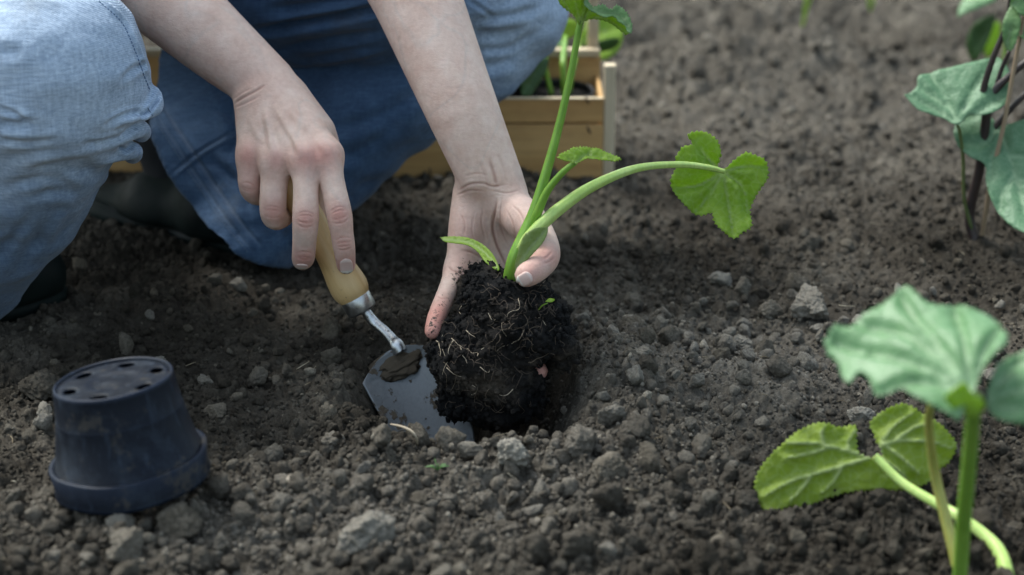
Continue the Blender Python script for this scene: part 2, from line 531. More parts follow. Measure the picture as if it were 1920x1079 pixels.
# the bigger clods one can pick out: pieces of the ground, each its own object
CLODS = [clod_mesh('soil_clod', 900 + k, 4, 0.78, 1.0) for k in range(14)]
for m in CLODS: m.materials.append(M_CRUMB)
PALE = [clod_mesh('soil_clod', 1200 + k, 4, 0.8, 1.0) for k in range(10)]
for m in PALE: m.materials.append(M_STONE)
HERO = [  # px, py(centre), half width px, label
 (330, 975, 50, 'pale grey clod touching the lower right rim of the upturned dark blue pot'),
 (243, 1022, 46, 'rough brown grey clod directly below the upturned pot, near the bottom edge'),
 (682, 990, 64, 'largest pale grey clod, alone at the bottom left of centre'),
 (409, 768, 30, 'upright pale stone right of the upturned pot, half way up its side'),
 (628, 826, 27, 'small pale rounded clod left of the trowel blade, near the curved twig'),
 (1521, 568, 42, 'big pitted grey clod with a hollow in its face, behind the blurred foreground leaf'),
 (1446, 577, 27, 'oval grey clod just left of the big pitted one'),
 (1193, 606, 30, 'wedge shaped grey clod up right of the root ball'),
 (1388, 641, 25, 'round pale grey clod midway between root ball and blurred leaf'),
 (1205, 658, 20, 'small flat pale stone right of the planting hole'),
 (1612, 772, 30, 'angular grey stone peeping out above the green leaf lying on the soil'),
 (1135, 872, 34, 'tall pale blocky clod below and right of the planting hole'),
 (1090, 826, 42, 'wide brown clod on the lower right rim of the planting hole'),
 (367, 1050, 34, 'round brown clod at the bottom edge below the pale clod by the pot'),
 (414, 1014, 27, 'small round grey clod right of the pale clod by the pot'),
 (75, 716, 44, 'broad dark brown lump left of the upturned pot base'),
 (83, 765, 20, 'small pale stone at the left of the upturned pot'),
 (1400, 935, 26, 'dark rounded clod left of the green leaf lying on the soil'),
 (1123, 452, 22, 'small dark clod behind the bent pale green leaf stalk'),
 (960, 842, 38, 'crumbly pale clod on the front rim of the planting hole'),
]
hero_xy = []
for k, (px, py, hw, lab) in enumerate(HERO):
    p = gat(px, py + hw * 0.55)
    r = hw * KP * (p[1] * math.cos(PITCH) + 0.6 * math.sin(PITCH))
    zb = base_z(p[0], p[1])
    p = gat(px, py + hw * 0.5, zb)
    me = clod_mesh('soil_clod', 1500 + k, 5, 0.82, 1.0)
    me.materials.append(M_CRUMB if 'dark brown' in lab or 'dark clod' in lab or 'brown clod' in lab or 'dark rounded' in lab else M_STONE_BIG)
    o = link('soil_clod', me); o.location = (p[0], p[1], zb + r * 0.34)
    o.scale = (r, r, r); o.rotation_euler = (0.2 * math.sin(k * 3), 0.2 * math.cos(k * 5), k * 1.7)
    tag(o, lab, 'soil clod', 'larger clods and stones lying on the dug soil')
    hero_xy.append((p[0], p[1], r))
KEEP_OUT += [(-0.40, 1.52, 0.10), (-0.33, 1.74, 0.12), (-0.2, 1.68, 0.10)]
placed = list(hero_xy)
cnt = 0; tries = 0
rg = np.random.default_rng(5)
while cnt < 285 and tries < 9000:
    tries += 1
    yy = 1.03 + 1.5 * rg.random() ** 1.9
    xx = (rg.random() * 2 - 1) * 0.285 * (yy * 0.955 + 0.2)
    pale = cnt >= 170
    if pale:
        ci_ = rg.integers(0, 8)
        cx_, cy_, sx_, sy_ = [(.14, 1.41, .07, .06), (.14, 1.41, .07, .06), (.14, 1.41, .09, .06), (-.14, 1.13, .12, .05), (-.14, 1.13, .16, .05), (.05, 1.22, .08, .04), (.30, 1.42, .10, .10), (-.2, 1.42, .12, .08)][ci_]
        xx, yy = rg.normal(cx_, sx_), rg.normal(cy_, sy_)
        if not (1.03 < yy < 1.6): continue
    m = float(coarse_mask(np.array([xx]), np.array([yy]))[0])
    if not pale and rg.random() > m ** 1.5: continue
    if hole_r(xx, yy) < 1.03: continue
    s = (0.0062 + 0.0085 * rg.random() ** 2.5) * (0.75 + 0.25 * m) * (1 + 0.25 * (yy > 1.8))
    if no_go(np.array([xx]), np.array([yy]), s)[0]: continue
    if any((xx - a) ** 2 + (yy - b) ** 2 < (0.85 * (s + r)) ** 2 for a, b, r in placed): continue
    placed.append((xx, yy, s))
    o = link('soil_clod', PALE[cnt % 10] if pale else CLODS[cnt % 14], None, ground)
    o.location = (xx, yy, ground_z(xx, yy) * 0.35 + 0.65 * (base_z(xx, yy) + 0.004) + s * (0.12 if pale else 0.22))
    o.scale = (s, s * rg.uniform(0.8, 1.1), s * rg.uniform(0.8, 1.1)); o.rotation_euler = rg.random(3) * 6.28
    cnt += 1
print('clods', cnt)
# straw bits and rootlets in the tilth
rg = np.random.default_rng(21); parts = []
for k in range(170):
    yy = 1.03 + 1.0 * rg.random() ** 1.6; xx = (rg.random() * 2 - 1) * .28 * (yy * .955 + .2)
    if hole_r(xx, yy) < 1.0 or no_go(np.array([xx]), np.array([yy]), .01)[0]: continue
    L_ = rg.uniform(.004, .016); an = rg.uniform(0, 6.28); z0 = ground_z(xx, yy); r_ = rg.uniform(.00018, .0005)
    d_ = np.array([math.cos(an), math.sin(an), rg.normal(0, .25)]); b_ = np.array([-d_[1], d_[0], rg.uniform(.2, .8)]) * L_ * .25 * rg.uniform(-1, 1)
    p_ = np.array([xx, yy, z0 + .0015])
    parts.append(tube_arrays([np.append(p_ - d_ * L_ / 2, r_), np.append(p_ + np.abs(b_) * np.array([0, 0, 1]) + b_ * np.array([1, 1, 0]), r_), np.append(p_ + d_ * L_ / 2, r_ * .7)], n=3, sides=5))
V_, F_ = merge_arrays(parts)
tl = NT('straw bits')
lit = link('straw_litter', mesh_np('straw_litter', V_, F_), tl.out(tl.ramp(tl.noise(60, 2, .5, tl.new('ShaderNodeNewGeometry').outputs['Position']), [(.35, (.10, .075, .045)), (.5, (.22, .18, .12)), (.65, (.34, .31, .24))]), .9))
tag(lit, 'scattered bits of straw and rootlets on the dug soil', kind='stuff')
# ------------------------------------------------------------------ implicit bodies -> one smooth surface
import openvdb
class Cone:
    """tapered capsule"""
    def __init__(s, a, b, ra, rb, k=0.006):
        s.a, s.b, s.ra, s.rb, s.k = np.array(a, float), np.array(b, float), ra, rb, k
        s.c = (s.a + s.b) / 2; s.R = np.linalg.norm(s.b - s.a) / 2 + max(ra, rb)
        s.ab = s.b - s.a; s.l2 = s.ab @ s.ab + 1e-12
    def d(s, P):
        q = P - s.a
        t = np.clip(q @ s.ab / s.l2, 0, 1)
        q = q - t[:, None] * s.ab
        return np.sqrt(np.einsum('ij,ij->i', q, q)) - (s.ra + (s.rb - s.ra) * t)

class Chain:
    """a smooth run of tapered capsules; rows of (point, radius)"""
    def __init__(s, js, k=0.006, n=4):
        S = catmull(np.array([np.append(j[0], j[1]) for j in js]), n)
        s.seg = [Cone(a[:3], b[:3], a[3], b[3]) for a, b in zip(S[:-1], S[1:])]
        s.k = k; lo = (S[:, :3] - S[:, 3:4]).min(0); hi = (S[:, :3] + S[:, 3:4]).max(0)
        s.c = (lo + hi) / 2; s.R = max(np.linalg.norm(g.c - s.c) + g.R for g in s.seg)
    def d(s, P):
        pc = P.mean(0); pr = np.sqrt(((P - pc) ** 2).sum(1).max()) if len(P) < 5000 else 1e9
        near = [np.linalg.norm(g.c - pc) - g.R for g in s.seg]; m = min(near)
        out = None
        for g, nd in zip(s.seg, near):
            if nd - pr > m + pr + .03: continue
            v = g.d(P); out = v if out is None else np.minimum(out, v)
        return out

class Ell:
    def __init__(s, c, r, axes=None, k=0.006):
        s.c = np.array(c, float); s.r = np.array(r, float); s.A = np.eye(3) if axes is None else np.array(axes, float); s.k = k
        s.R = s.r.max()
    def d(s, P):
        q = (P - s.c) @ s.A.T
        a = np.sqrt(np.einsum('ij,ij->i', q / s.r, q / s.r)) + 1e-9
        b = np.sqrt(np.einsum('ij,ij->i', q / s.r ** 2, q / s.r ** 2)) + 1e-9
        return a * (a - 1) / b

def smin(a, b, k):
    h = np.maximum(k - np.abs(a - b), 0) / k
    return np.minimum(a, b) - h * h * k * 0.25

class Shape:
    """groups joined one after the other; inside a group each primitive blends with its own k"""
    def __init__(s): s.g = []; s.post = None
    def group(s, kjoin, prims): s.g.append((kjoin, prims)); return s
    def f(s, P, c=None, rad=0.0):
        D = np.full(len(P), 0.05)
        for kj, prims in s.g:
            d = None
            for p in prims:
                if c is not None and np.linalg.norm(c - p.c) - p.R > rad + 0.03: continue
                v = p.d(P)
                d = v if d is None else smin(d, v, p.k)
            if d is not None: D = smin(D, d, kj)
        if s.post is not None: D = s.post(P, D)
        return D
    def bounds(s):
        lo = np.min([p.c - p.R for g in s.g for p in g[1]], 0) - 0.01
        hi = np.max([p.c + p.R for g in s.g for p in g[1]], 0) + 0.01
        return lo, hi

def sdf_arrays(shape, h, B=16):
    lo, hi = shape.bounds()
    i0 = np.floor(lo / (h * B)).astype(int); i1 = np.ceil(hi / (h * B)).astype(int)
    grid = openvdb.FloatGrid(3 * h)
    grid.transform = openvdb.createLinearTransform(voxelSize=h)
    gx = np.arange(B) * h
    loc = np.stack(np.meshgrid(gx, gx, gx, indexing='ij'), -1).reshape(-1, 3)
    bs = h * B; diag = bs * math.sqrt(3) / 2
    ids = np.stack(np.meshgrid(*[np.arange(i0[k], i1[k]) for k in range(3)], indexing='ij'), -1).reshape(-1, 3)
    cen = (ids + 0.5) * bs
    prims = [p for g in shape.g for p in g[1]]
    near = np.full(len(cen), 9.0)
    for p in prims:
        near = np.minimum(near, p.d(cen) - p.k * 0.3)
    sel = near < diag * 1.25 + 0.012
    for bid, cc, nd in zip(ids[sel], cen[sel], near[sel]):
        if nd < -diag - 0.02 and shape.post is None:
            A = np.full((B, B, B), -3 * h, np.float32)
        else:
            A = shape.f(loc + bid * bs, cc, diag)
            A = np.clip(A, -3 * h, 3 * h).astype(np.float32).reshape(B, B, B)
            if A.min() >= 3 * h: continue
        grid.copyFromArray(A, ijk=tuple(int(v) for v in bid * B))
    pts, tris, quads = grid.convertToPolygons(isovalue=0.0, adaptivity=0.0)
    F = [np.asarray(a)[:, ::-1] for a in (quads, tris) if len(a)]
    return np.asarray(pts, float), F

def vnormals(V, F):
    N = np.zeros_like(V)
    for f in F:
        n = np.cross(V[f[:, 2]] - V[f[:, 0]], V[f[:, -1]] - V[f[:, 1]]) if f.shape[1] == 4 else np.cross(V[f[:, 1]] - V[f[:, 0]], V[f[:, 2]] - V[f[:, 0]])
        for k in range(f.shape[1]):
            for ax in range(3):
                N[:, ax] += np.bincount(f[:, k], n[:, ax], len(V))
    N /= np.linalg.norm(N, axis=1)[:, None] + 1e-12
    return N

def relax(V, F, it=2, w=0.5):
    E = []
    for f in F:
        for k in range(f.shape[1]):
            E.append(np.stack([f[:, k], f[:, (k + 1) % f.shape[1]]], 1))
    E = np.vstack(E)
    deg = np.bincount(E[:, 0], minlength=len(V)).astype(float)
    for _ in range(it):
        S = np.stack([np.bincount(E[:, 0], V[E[:, 1], ax], len(V)) for ax in range(3)], 1) / np.maximum(deg, 1)[:, None]
        V = V + (S - V) * w * (deg > 0)[:, None]
    return V

def orient_out(V, F):
    """flip all faces if the surface encloses negative volume"""
    vol = 0
    for f in F:
        vol += np.einsum('ij,ij->', V[f[:, 0]], np.cross(V[f[:, 1]], V[f[:, 2]]))
        if f.shape[1] == 4: vol += np.einsum('ij,ij->', V[f[:, 0]], np.cross(V[f[:, 2]], V[f[:, 3]]))
    return F if vol > 0 else [f[:, ::-1] for f in F]

def refine(V, F, mask):
    """split the faces whose vertices lie in mask into four (plain catmull-free split), triangulating the border"""
    me = mesh_np('tmp', V, F)
    bm = bmesh.new(); bm.from_mesh(me); bm.verts.ensure_lookup_table()
    edges = [e for e in bm.edges if mask[e.verts[0].index] and mask[e.verts[1].index]]
    bmesh.ops.subdivide_edges(bm, edges=edges, cuts=1, use_grid_fill=True)
    bad = [f for f in bm.faces if len(f.verts) > 4]
    bmesh.ops.triangulate(bm, faces=bad)
    bm.verts.index_update()
    V2 = np.array([v.co[:] for v in bm.verts])
    Q = np.array([[v.index for v in f.verts] for f in bm.faces if len(f.verts) == 4], int).reshape(-1, 4)
    T = np.array([[v.index for v in f.verts] for f in bm.faces if len(f.verts) == 3], int).reshape(-1, 3)
    bm.free(); bpy.data.meshes.remove(me)
    return V2, [f for f in (Q, T) if len(f)]

def seg_dist(px, poly):
    """distance in photo pixels from points to a polyline, and the parameter along it"""
    poly = np.asarray(poly, float)
    best = np.full(len(px), 1e9); par = np.zeros(len(px)); n = len(poly) - 1
    for i in range(n):
        a, b = poly[i], poly[i + 1]; ab = b - a
        t = np.clip(((px - a) @ ab) / (ab @ ab + 1e-9), 0, 1)
        d = np.linalg.norm(px - a - t[:, None] * ab, axis=1)
        up = d < best; best = np.where(up, d, best); par = np.where(up, (i + t) / n, par)
    return best, par

def etch(V, N, creases, sel=None):
    """push the side that faces the viewpoint in (or out) along lines: (points, half width px, depth m)"""
    P = proj(V)
    view = V - np.array([0, 0, CAM_Z]); view /= np.linalg.norm(view, axis=1)[:, None]
    face = sstep(0.0, 0.35, -(view * N).sum(1))
    if sel is not None: face = face * sel
    D = np.zeros(len(V))
    for poly, w, dep in creases:
        poly = np.asarray(poly, float)
        if len(poly) > 2: poly = catmull(poly, 5)
        lo = poly.min(0) - 4 * w; hi = poly.max(0) + 4 * w
        m = (P[:, 0] > lo[0]) & (P[:, 0] < hi[0]) & (P[:, 1] > lo[1]) & (P[:, 1] < hi[1]) & (face > 0)
        if not m.any(): continue
        d, t = seg_dist(P[m], poly)
        fade = np.minimum(1, 4 * np.minimum(t, 1 - t) + 0.25)
        g = np.exp(-(d / w) ** 2) - 0.35 * np.exp(-((d - 1.9 * w) / (0.9 * w)) ** 2)
        D[m] -= dep * g * fade * face[m]
    return V + N * D[:, None], D
# ------------------------------------------------------------------ materials for the person
def skin_mat():
    t = NT('skin')
    pos = t.new('ShaderNodeNewGeometry').outputs['Position']
    red = t.attr('red'); dirt = t.attr('dirt')
    n = t.noise(45, 4, 0.6, pos); n2 = t.noise(260, 4, 0.6, pos)
    c = t.ramp(n, [(0.28, (0.61, 0.415, 0.345)), (0.5, (0.705, 0.52, 0.445)), (0.72, (0.77, 0.605, 0.53))])
    c = t.mix(t.math('MULTIPLY', red, 0.85), c, (0.56, 0.25, 0.21))
    veins = t.ramp(t.noise(14, 2, 0.4, pos, 1.2), [(0.465, (1, 1, 1)), (0.50, (0.90, 0.945, 0.97)), (0.535, (1, 1, 1))])
    c = t.mix(0.8, c, veins, 'MULTIPLY')
    sp = t.ramp(n2, [(0.35, (0.93, 0.90, 0.89)), (0.62, (1.04, 1.04, 1.04))])
    c = t.mix(0.7, c, sp, 'MULTIPLY')
    dn = t.ramp(t.math('ADD', dirt, t.math('MULTIPLY', t.math('SUBTRACT', t.noise(330, 4, 0.7, pos), 0.5), 1.6)), [(0.50, (0, 0, 0)), (0.62, (1, 1, 1))])
    c = t.mix(dn, c, (0.045, 0.034, 0.028))
    v = t.new('ShaderNodeTexVoronoi'); v.feature = 'DISTANCE_TO_EDGE'; v.inputs['Scale'].default_value = 950
    wp = t.new('ShaderNodeMapping'); wp.inputs['Scale'].default_value = (1.0, 1.0, 0.7); t.link(pos, wp.inputs[0]); t.link(wp.outputs[0], v.inputs['Vector'])
    b = t.bump(v.outputs['Distance'], 0.30, 0.00035)
    b = t.bump(t.noise(420, 4, 0.7, pos), 0.35, 0.0008, b)
    mm = t.new('ShaderNodeMapping'); mm.inputs['Rotation'].default_value = (0, .5, 0); mm.inputs['Scale'].default_value = (.45, 1, 1.5); t.link(pos, mm.inputs[0])
    b = t.bump(t.noise(190, 4, .65, mm.outputs[0]), .28, .0014, b)
    crk = t.attr('crease'); c = t.mix(t.math('MULTIPLY', crk, .75), c, (.23, .12, .09))
    t.out(c, 0.56, b, Specular__IOR__Level=0.34, Subsurface__Weight=0.10, Subsurface__Scale=0.006)
    t.b.inputs['Subsurface Radius'].default_value = (1.0, 0.35, 0.2)
    return t.m
M_SKIN = skin_mat()

def denim_mat():
    t = NT('faded denim')
    pos = t.new('ShaderNodeNewGeometry').outputs['Position']
    fade = t.attr('fade'); edge = t.attr('edge')
    def stretched(scale, rot, sc_):
        m = t.new('ShaderNodeMapping'); m.inputs['Rotation'].default_value = rot; m.inputs['Scale'].default_value = scale
        t.link(pos, m.inputs[0]); return t.noise(sc_, 3, 0.6, m.outputs[0])
    slub = stretched((0.16, 1, 1.4), (0, 0.05, 0.1), 420)       # pale cross threads
    slub2 = stretched((1.2, 1, 0.12), (0, 0.2, 0), 380)
    w = t.new('ShaderNodeTexWave'); w.inputs['Scale'].default_value = 330; w.inputs['Distortion'].default_value = 0.8; w.inputs['Detail'].default_value = 1
    w.bands_direction = 'DIAGONAL'
    m = t.new('ShaderNodeMapping'); m.inputs['Scale'].default_value = (0.8, 0.2, 1.6); t.link(pos, m.inputs[0]); t.link(m.outputs[0], w.inputs['Vector'])
    tw = w.outputs['Fac']
    cl = t.noise(16, 4, 0.6, pos)
    f = t.math('ADD', fade, t.math('MULTIPLY', t.math('SUBTRACT', cl, 0.5), 0.55))
    base = t.ramp(f, [(0.0, (0.020, 0.044, 0.094)), (0.3, (0.052, 0.098, 0.180)), (0.6, (0.15, 0.225, 0.345)), (1.0, (0.42, 0.52, 0.66))])
    th = t.math('ADD', t.math('MULTIPLY', slub, 0.6), t.math('MULTIPLY', slub2, 0.4))
    thr = t.ramp(th, [(0.36, (0.72, 0.74, 0.78)), (0.5, (1, 1, 1)), (0.64, (1.35, 1.30, 1.24))])
    c = t.mix(0.9, base, thr, 'MULTIPLY')
    twc = t.ramp(tw, [(0.2, (0.84, 0.86, 0.9)), (0.7, (1.12, 1.11, 1.1))])
    c = t.mix(0.8, c, twc, 'MULTIPLY')
    c = t.mix(t.math('MULTIPLY', edge, 0.55), c, (0.42, 0.50, 0.60))
    so = t.ramp(t.noise(11, 5, .7, pos), [(.56, (0, 0, 0)), (.72, (1, 1, 1))])
    c = t.mix(t.math('MULTIPLY', so, .42), c, (.085, .080, .070))
    b = t.bump(tw, 0.35, 0.0006)
    b = t.bump(th, 0.6, 0.0012, b)
    t.out(c, 0.92, b, Specular__IOR__Level=0.12)
    t.b.inputs['Sheen Weight'].default_value = 0.15
    return t.m
M_DENIM = denim_mat()

def rubber_mat():
    t = NT('dark green rubber')
    pos = t.new('ShaderNodeNewGeometry').outputs['Position']
    n = t.noise(28, 5, 0.65, pos)
    c = t.ramp(n, [(0.35, (0.003, 0.006, 0.006)), (0.62, (0.005, 0.011, 0.010)), (0.75, (0.012, 0.013, 0.011))])
    t.out(c, t.ramp(n, [(0.3, (0.5,) * 3), (0.7, (0.8,) * 3)]), t.bump(n, 0.2, 0.002), Specular__IOR__Level=.16)
    return t.m
M_RUBBER = rubber_mat()

# ------------------------------------------------------------------ the body
def J(px, py, Y, r): return (at(px, py, Y), r)
def chain(js, k=0.006):
    return [Chain(js, k)]

# right hand, closed on the trowel, back of the hand in view
rA = [J(60, -190, 1.62, .036), J(180, -100, 1.585, .034), J(297, 0, 1.55, .0295), J(400, 90, 1.52, .0245), J(480, 160, 1.498, .0185)]
rB = [J(80, -215, 1.62, .034), J(205, -130, 1.59, .030), J(318, -24, 1.555, .0265), J(415, 68, 1.52, .0225), J(510, 150, 1.497, .0175)]
MC = dict(p=J(472, 295, 1.455, .0108), r=J(517, 301, 1.441, .0116), m=J(570, 299, 1.433, .0120), i=J(614, 291, 1.437, .0114))
CA = dict(p=J(470, 203, 1.487, .0125), r=J(488, 190, 1.484, .0135), m=J(510, 180, 1.484, .0138), i=J(534, 178, 1.486, .0130))
palm_r = [Cone(CA[q][0], MC[q][0], CA[q][1], MC[q][1], 0.010) for q in 'prmi']
palm_r += chain([J(492, 205, 1.502, .015), J(522, 298, 1.464, .015)], .012) + chain([J(535, 200, 1.50, .015), J(590, 296, 1.460, .014)], .012)
palm_r += chain([J(548, 185, 1.492, .0125), J(600, 245, 1.470, .0115)], .012)
arm_r = chain(rA, .012) + chain(rB, .012)
fin_r = []
def finger(js, kk=.004):
    out = chain(js, kk)
    return out
F_R = {
 'pinky': [J(471, 292, 1.455, .0100), J(470, 352, 1.447, .0091), J(492, 366, 1.468, .0082), J(512, 346, 1.478, .0074)],
 'ring': [J(517, 301, 1.441, .0106), J(512, 396, 1.428, .0103), J(527, 406, 1.449, .0092), J(548, 384, 1.463, .0082)],
 'middle': [J(570, 299, 1.433, .0110), J(573, 350, 1.421, .0096), J(573, 410, 1.410, .0102), J(571, 450, 1.412, .0092), J(569, 480, 1.417, .0090), J(567, 488, 1.430, .0080)],
 'index': [J(614, 291, 1.437, .0106), J(624, 345, 1.424, .0094), J(636, 402, 1.413, .0099), J(641, 436, 1.411, .0088), J(645, 462, 1.411, .0086), J(649, 497, 1.4165, .0074)],
}
thumb_r = chain([J(548, 200, 1.495, .013), J(606, 270, 1.478, .0125), J(612, 340, 1.470, .011), J(602, 400, 1.461, .0095)], .006)

# left hand, palm up under the root ball
lA = [J(680, -230, 1.62, .036), J(738, -80, 1.565, .034), J(772, 0, 1.535, .0305), J(815, 110, 1.50, .0262), J(858, 220, 1.472, .0222), J(900, 330, 1.455, .0178)]
lB = [J(700, -235, 1.62, .035), J(758, -82, 1.565, .033), J(795, 0, 1.535, .0295), J(840, 110, 1.502, .0258), J(886, 220, 1.475, .0222), J(935, 330, 1.458, .0180)]
arm_l = chain(lA, .012) + chain(lB, .012)
palm_l = chain([J(885, 365, 1.462, .0150), J(873, 430, 1.446, .0135), J(862, 505, 1.430, .0105)], .010)      # heel and little-finger side
palm_l += chain([J(905, 370, 1.466, .0165), J(893, 450, 1.452, .0130), J(890, 545, 1.444, .0110)], .010)
palm_l += chain([J(930, 370, 1.467, .0165), J(925, 450, 1.455, .0125), J(930, 555, 1.448, .0110)], .010)
palm_l += chain([J(950, 372, 1.464, .0160), J(965, 450, 1.456, .0120), J(978, 530, 1.450, .0105)], .010)
palm_l += chain([J(945, 368, 1.452, .0150), J(975, 405, 1.432, .0150), J(1000, 432, 1.416, .0125)], .012)    # ball of the thumb
F_L = {
 'thumb': [J(985, 410, 1.420, .0140), J(1012, 440, 1.394, .0112), J(1023, 478, 1.366, .0110), J(1007, 502, 1.352, .0102), J(988, 516, 1.343, .0090)],
 'pinky': [J(858, 508, 1.428, .0098), J(839, 548, 1.404, .0078), J(824, 582, 1.385, .0073), J(815, 605, 1.372, .0068), J(811, 622, 1.365, .0060)],
 'ring': [J(890, 545, 1.444, .0102), J(882, 625, 1.436, .0092), J(902, 690, 1.402, .0082), J(930, 712, 1.385, .0074)],
 'middle': [J(930, 555, 1.448, .0104), J(948, 635, 1.441, .0095), J(985, 684, 1.375, .0082), J(1010, 696, 1.352, .0070)],
 'index': [J(978, 530, 1.450, .0100), J(1002, 566, 1.444, .0092), J(1010, 632, 1.424, .0082), J(998, 668, 1.412, .0074)],
}
# shoulders, neck, head, trunk (above the frame, under the shirt)
SR, SL = np.array([-.42, 1.66, .635]), np.array([-.13, 1.87, .655])
NK, HD = np.array([-.255, 1.72, .73]), np.array([-.205, 1.645, .82])
HIP = np.array([-.46, 1.99, .28])
elb_r, elb_l = rA[0][0], lA[0][0]
trunk = [Cone(elb_r, SR, .036, .050, .02), Cone(elb_l, SL, .036, .050, .02), Cone(SR, SL, .05, .05, .03),
         Cone((SR + SL) / 2, HIP, .075, .09, .05), Cone((SR + SL) / 2 + np.array([0, 0, .02]), NK, .06, .05, .03), Cone(NK, HD, .048, .055, .03)]
fw = np.array([.52, -.62, -.58]); fw /= np.linalg.norm(fw)          # where the face looks
rt = np.cross(fw, [0, 0, 1]); rt /= np.linalg.norm(rt); upv = np.cross(rt, fw)
AX = np.array([rt, fw, upv])
head = [Ell(HD + upv * .02, (.073, .092, .10), AX, .02), Ell(HD + fw * .055 - upv * .045, (.045, .042, .055), AX, .03),
        Cone(HD + fw * .085 + upv * .015, HD + fw * .108 - upv * .02, .007, .012, .012),
        Ell(HD + fw * .092 - upv * .052, (.022, .008, .006), AX, .008), Ell(HD + fw * .09 - upv * .064, (.02, .008, .006), AX, .008),
        Ell(HD + rt * .074 - fw * .005, (.008, .018, .03), AX, .008), Ell(HD - rt * .074 - fw * .005, (.008, .018, .03), AX, .008),
        Ell(HD + rt * .032 + fw * .078 + upv * .01, (.014, .012, .010), AX, .004), Ell(HD - rt * .032 + fw * .078 + upv * .01, (.014, .012, .010), AX, .004)]
body = Shape()
body.group(.01, trunk + head)
body.group(.012, arm_r + palm_r)
body.group(.012, arm_l + palm_l)
body.group(.006, sum([chain(F_R[q], .0035) for q in ('pinky',)], []))
def fingers_union(chains, k):
    """one group holding separate fingers: they meet with a tight crease"""
    out = []
    for c in chains:
        cc = chain(c, .005)
        cc[0].k = k
        out += cc
    return out
body.group(.006, fingers_union([F_R['ring']], .0015))
body.group(.006, fingers_union([F_R['middle']], .0015))
body.group(.006, fingers_union([F_R['index']], .0015))
body.group(.006, thumb_r)
for q in ('pinky', 'ring', 'middle', 'index', 'thumb'):
    body.group(.007 if q != 'thumb' else .010, chain(F_L[q], .005))

# fingers must not weld to each other: keep a narrow valley between neighbours
def body_f(P, c=None, rad=0.0):
    D = np.full(len(P), 0.05)
    groups = body.g
    def ev(kj_prims):
        d = None
        for p in kj_prims:
            if c is not None and np.linalg.norm(c - p.c) - p.R > rad + 0.03: continue
            v = p.d(P)
            d = v if d is None else smin(d, v, p.k)
        return d
    main = None
    for kj, prims in groups[:3]:
        d = ev(prims)
        if d is not None: main = d if main is None else smin(main, d, kj)
    fing = None
    for kj, prims in groups[3:]:
        d = ev(prims)
        if d is not None: fing = d if fing is None else smin(fing, d, .0022)
    if main is None and fing is None: return D
    if main is None: return np.minimum(D, fing)
    if fing is None: return np.minimum(D, main)
    return np.minimum(D, smin(main, fing, .0085))
body.f = body_f
V, Fb = sdf_arrays(body, 0.0019)
V = relax(V, Fb, 2, 0.4)
hand_c = [(at(545, 300, 1.45), .13), (at(930, 470, 1.43), .125)]
mask = np.zeros(len(V), bool)
for c, r in hand_c: mask |= np.linalg.norm(V - c, axis=1) < r
V, Fb = refine(V, Fb, mask)
V = relax(V, Fb, 3, 0.45)
Fb = orient_out(V, Fb)
N = vnormals(V, Fb)
P2 = proj(V)

def knuckle(cx, cy, ang, w, n=3, gap=5.0, curve=3.0, hw=1.6, dep=.00042):
    """transverse skin folds over a finger joint"""
    out = []
    ca, sa = math.cos(ang), math.sin(ang)
    for i in range(n):
        o = (i - (n - 1) / 2) * gap + 1.3 * math.sin(cx + i * 2.7)
        b = curve * (1 if o >= 0 else -1) * (0.5 + abs(o) / gap)
        pts = []
        for s in (-1, -0.5, 0, 0.5, 1):
            x = s * w; y = o + b * (1 - s * s) * (1 if i != (n - 1) / 2 else .3)
            pts.append((cx + ca * x - sa * y, cy + sa * x + ca * y))
        out.append((pts, hw, dep * (1.15 if abs(o) < 1 else .85)))
    return out

cre_r = []
cre_r += knuckle(573, 411, 0.06, 16, 4, 6.3, 3, 1.7, .00042) + knuckle(571, 481, 0.05, 15, 3, 4.5, 2, 1.6, .0004)
cre_r += knuckle(636, 403, -0.28, 16, 4, 6.8, 3, 1.7, .00042) + knuckle(645, 458, -0.15, 15, 4, 5.0, 2, 1.5, .0004)
cre_r += knuckle(511, 396, 0.1, 16, 3, 6.4, 3, 1.6, .00036) + knuckle(464, 352, 0.3, 12, 3, 5.0, 2, 1.6, .0004)
cre_r += [([(437, 196), (455, 184), (478, 172), (497, 160)], 2.4, .0006), ([(439, 203), (462, 193), (486, 181)], 2.0, .0004),
          ([(436, 188), (452, 176), (470, 166)], 2.0, .0003)]
# tendons and knuckle heads stand proud on the back of the hand
raise_r = [([(497, 210), (505, 250), (514, 290)], 5.5, -.0012), ([(518, 205), (545, 250), (566, 290)], 6.0, -.0015), ([(468, 215), (474, 240), (490, 262), (512, 268)], 4.5, -.0003), ([(530, 190), (528, 225), (508, 250), (505, 275)], 4.5, -.00032), ([(560, 215), (562, 245), (585, 262)], 4.5, -.0003),
           ([(540, 205), (580, 245), (610, 285)], 6.0, -.0013),
           ([(538, 232), (545, 262), (546, 300)], 9, .0007), ([(575, 240), (592, 265), (595, 300)], 8, .0008), ([(492, 235), (494, 270), (494, 305)], 7, .0007)]
sel_r = sstep(720, 690, P2[:, 0]) * (V[:, 2] < .5)
V, D1 = etch(V, N, raise_r, sel_r)
N = vnormals(V, Fb)
V, D2 = etch(V, N, cre_r, sel_r)
sel_l = sstep(730, 760, P2[:, 0]) * (V[:, 2] < .5)
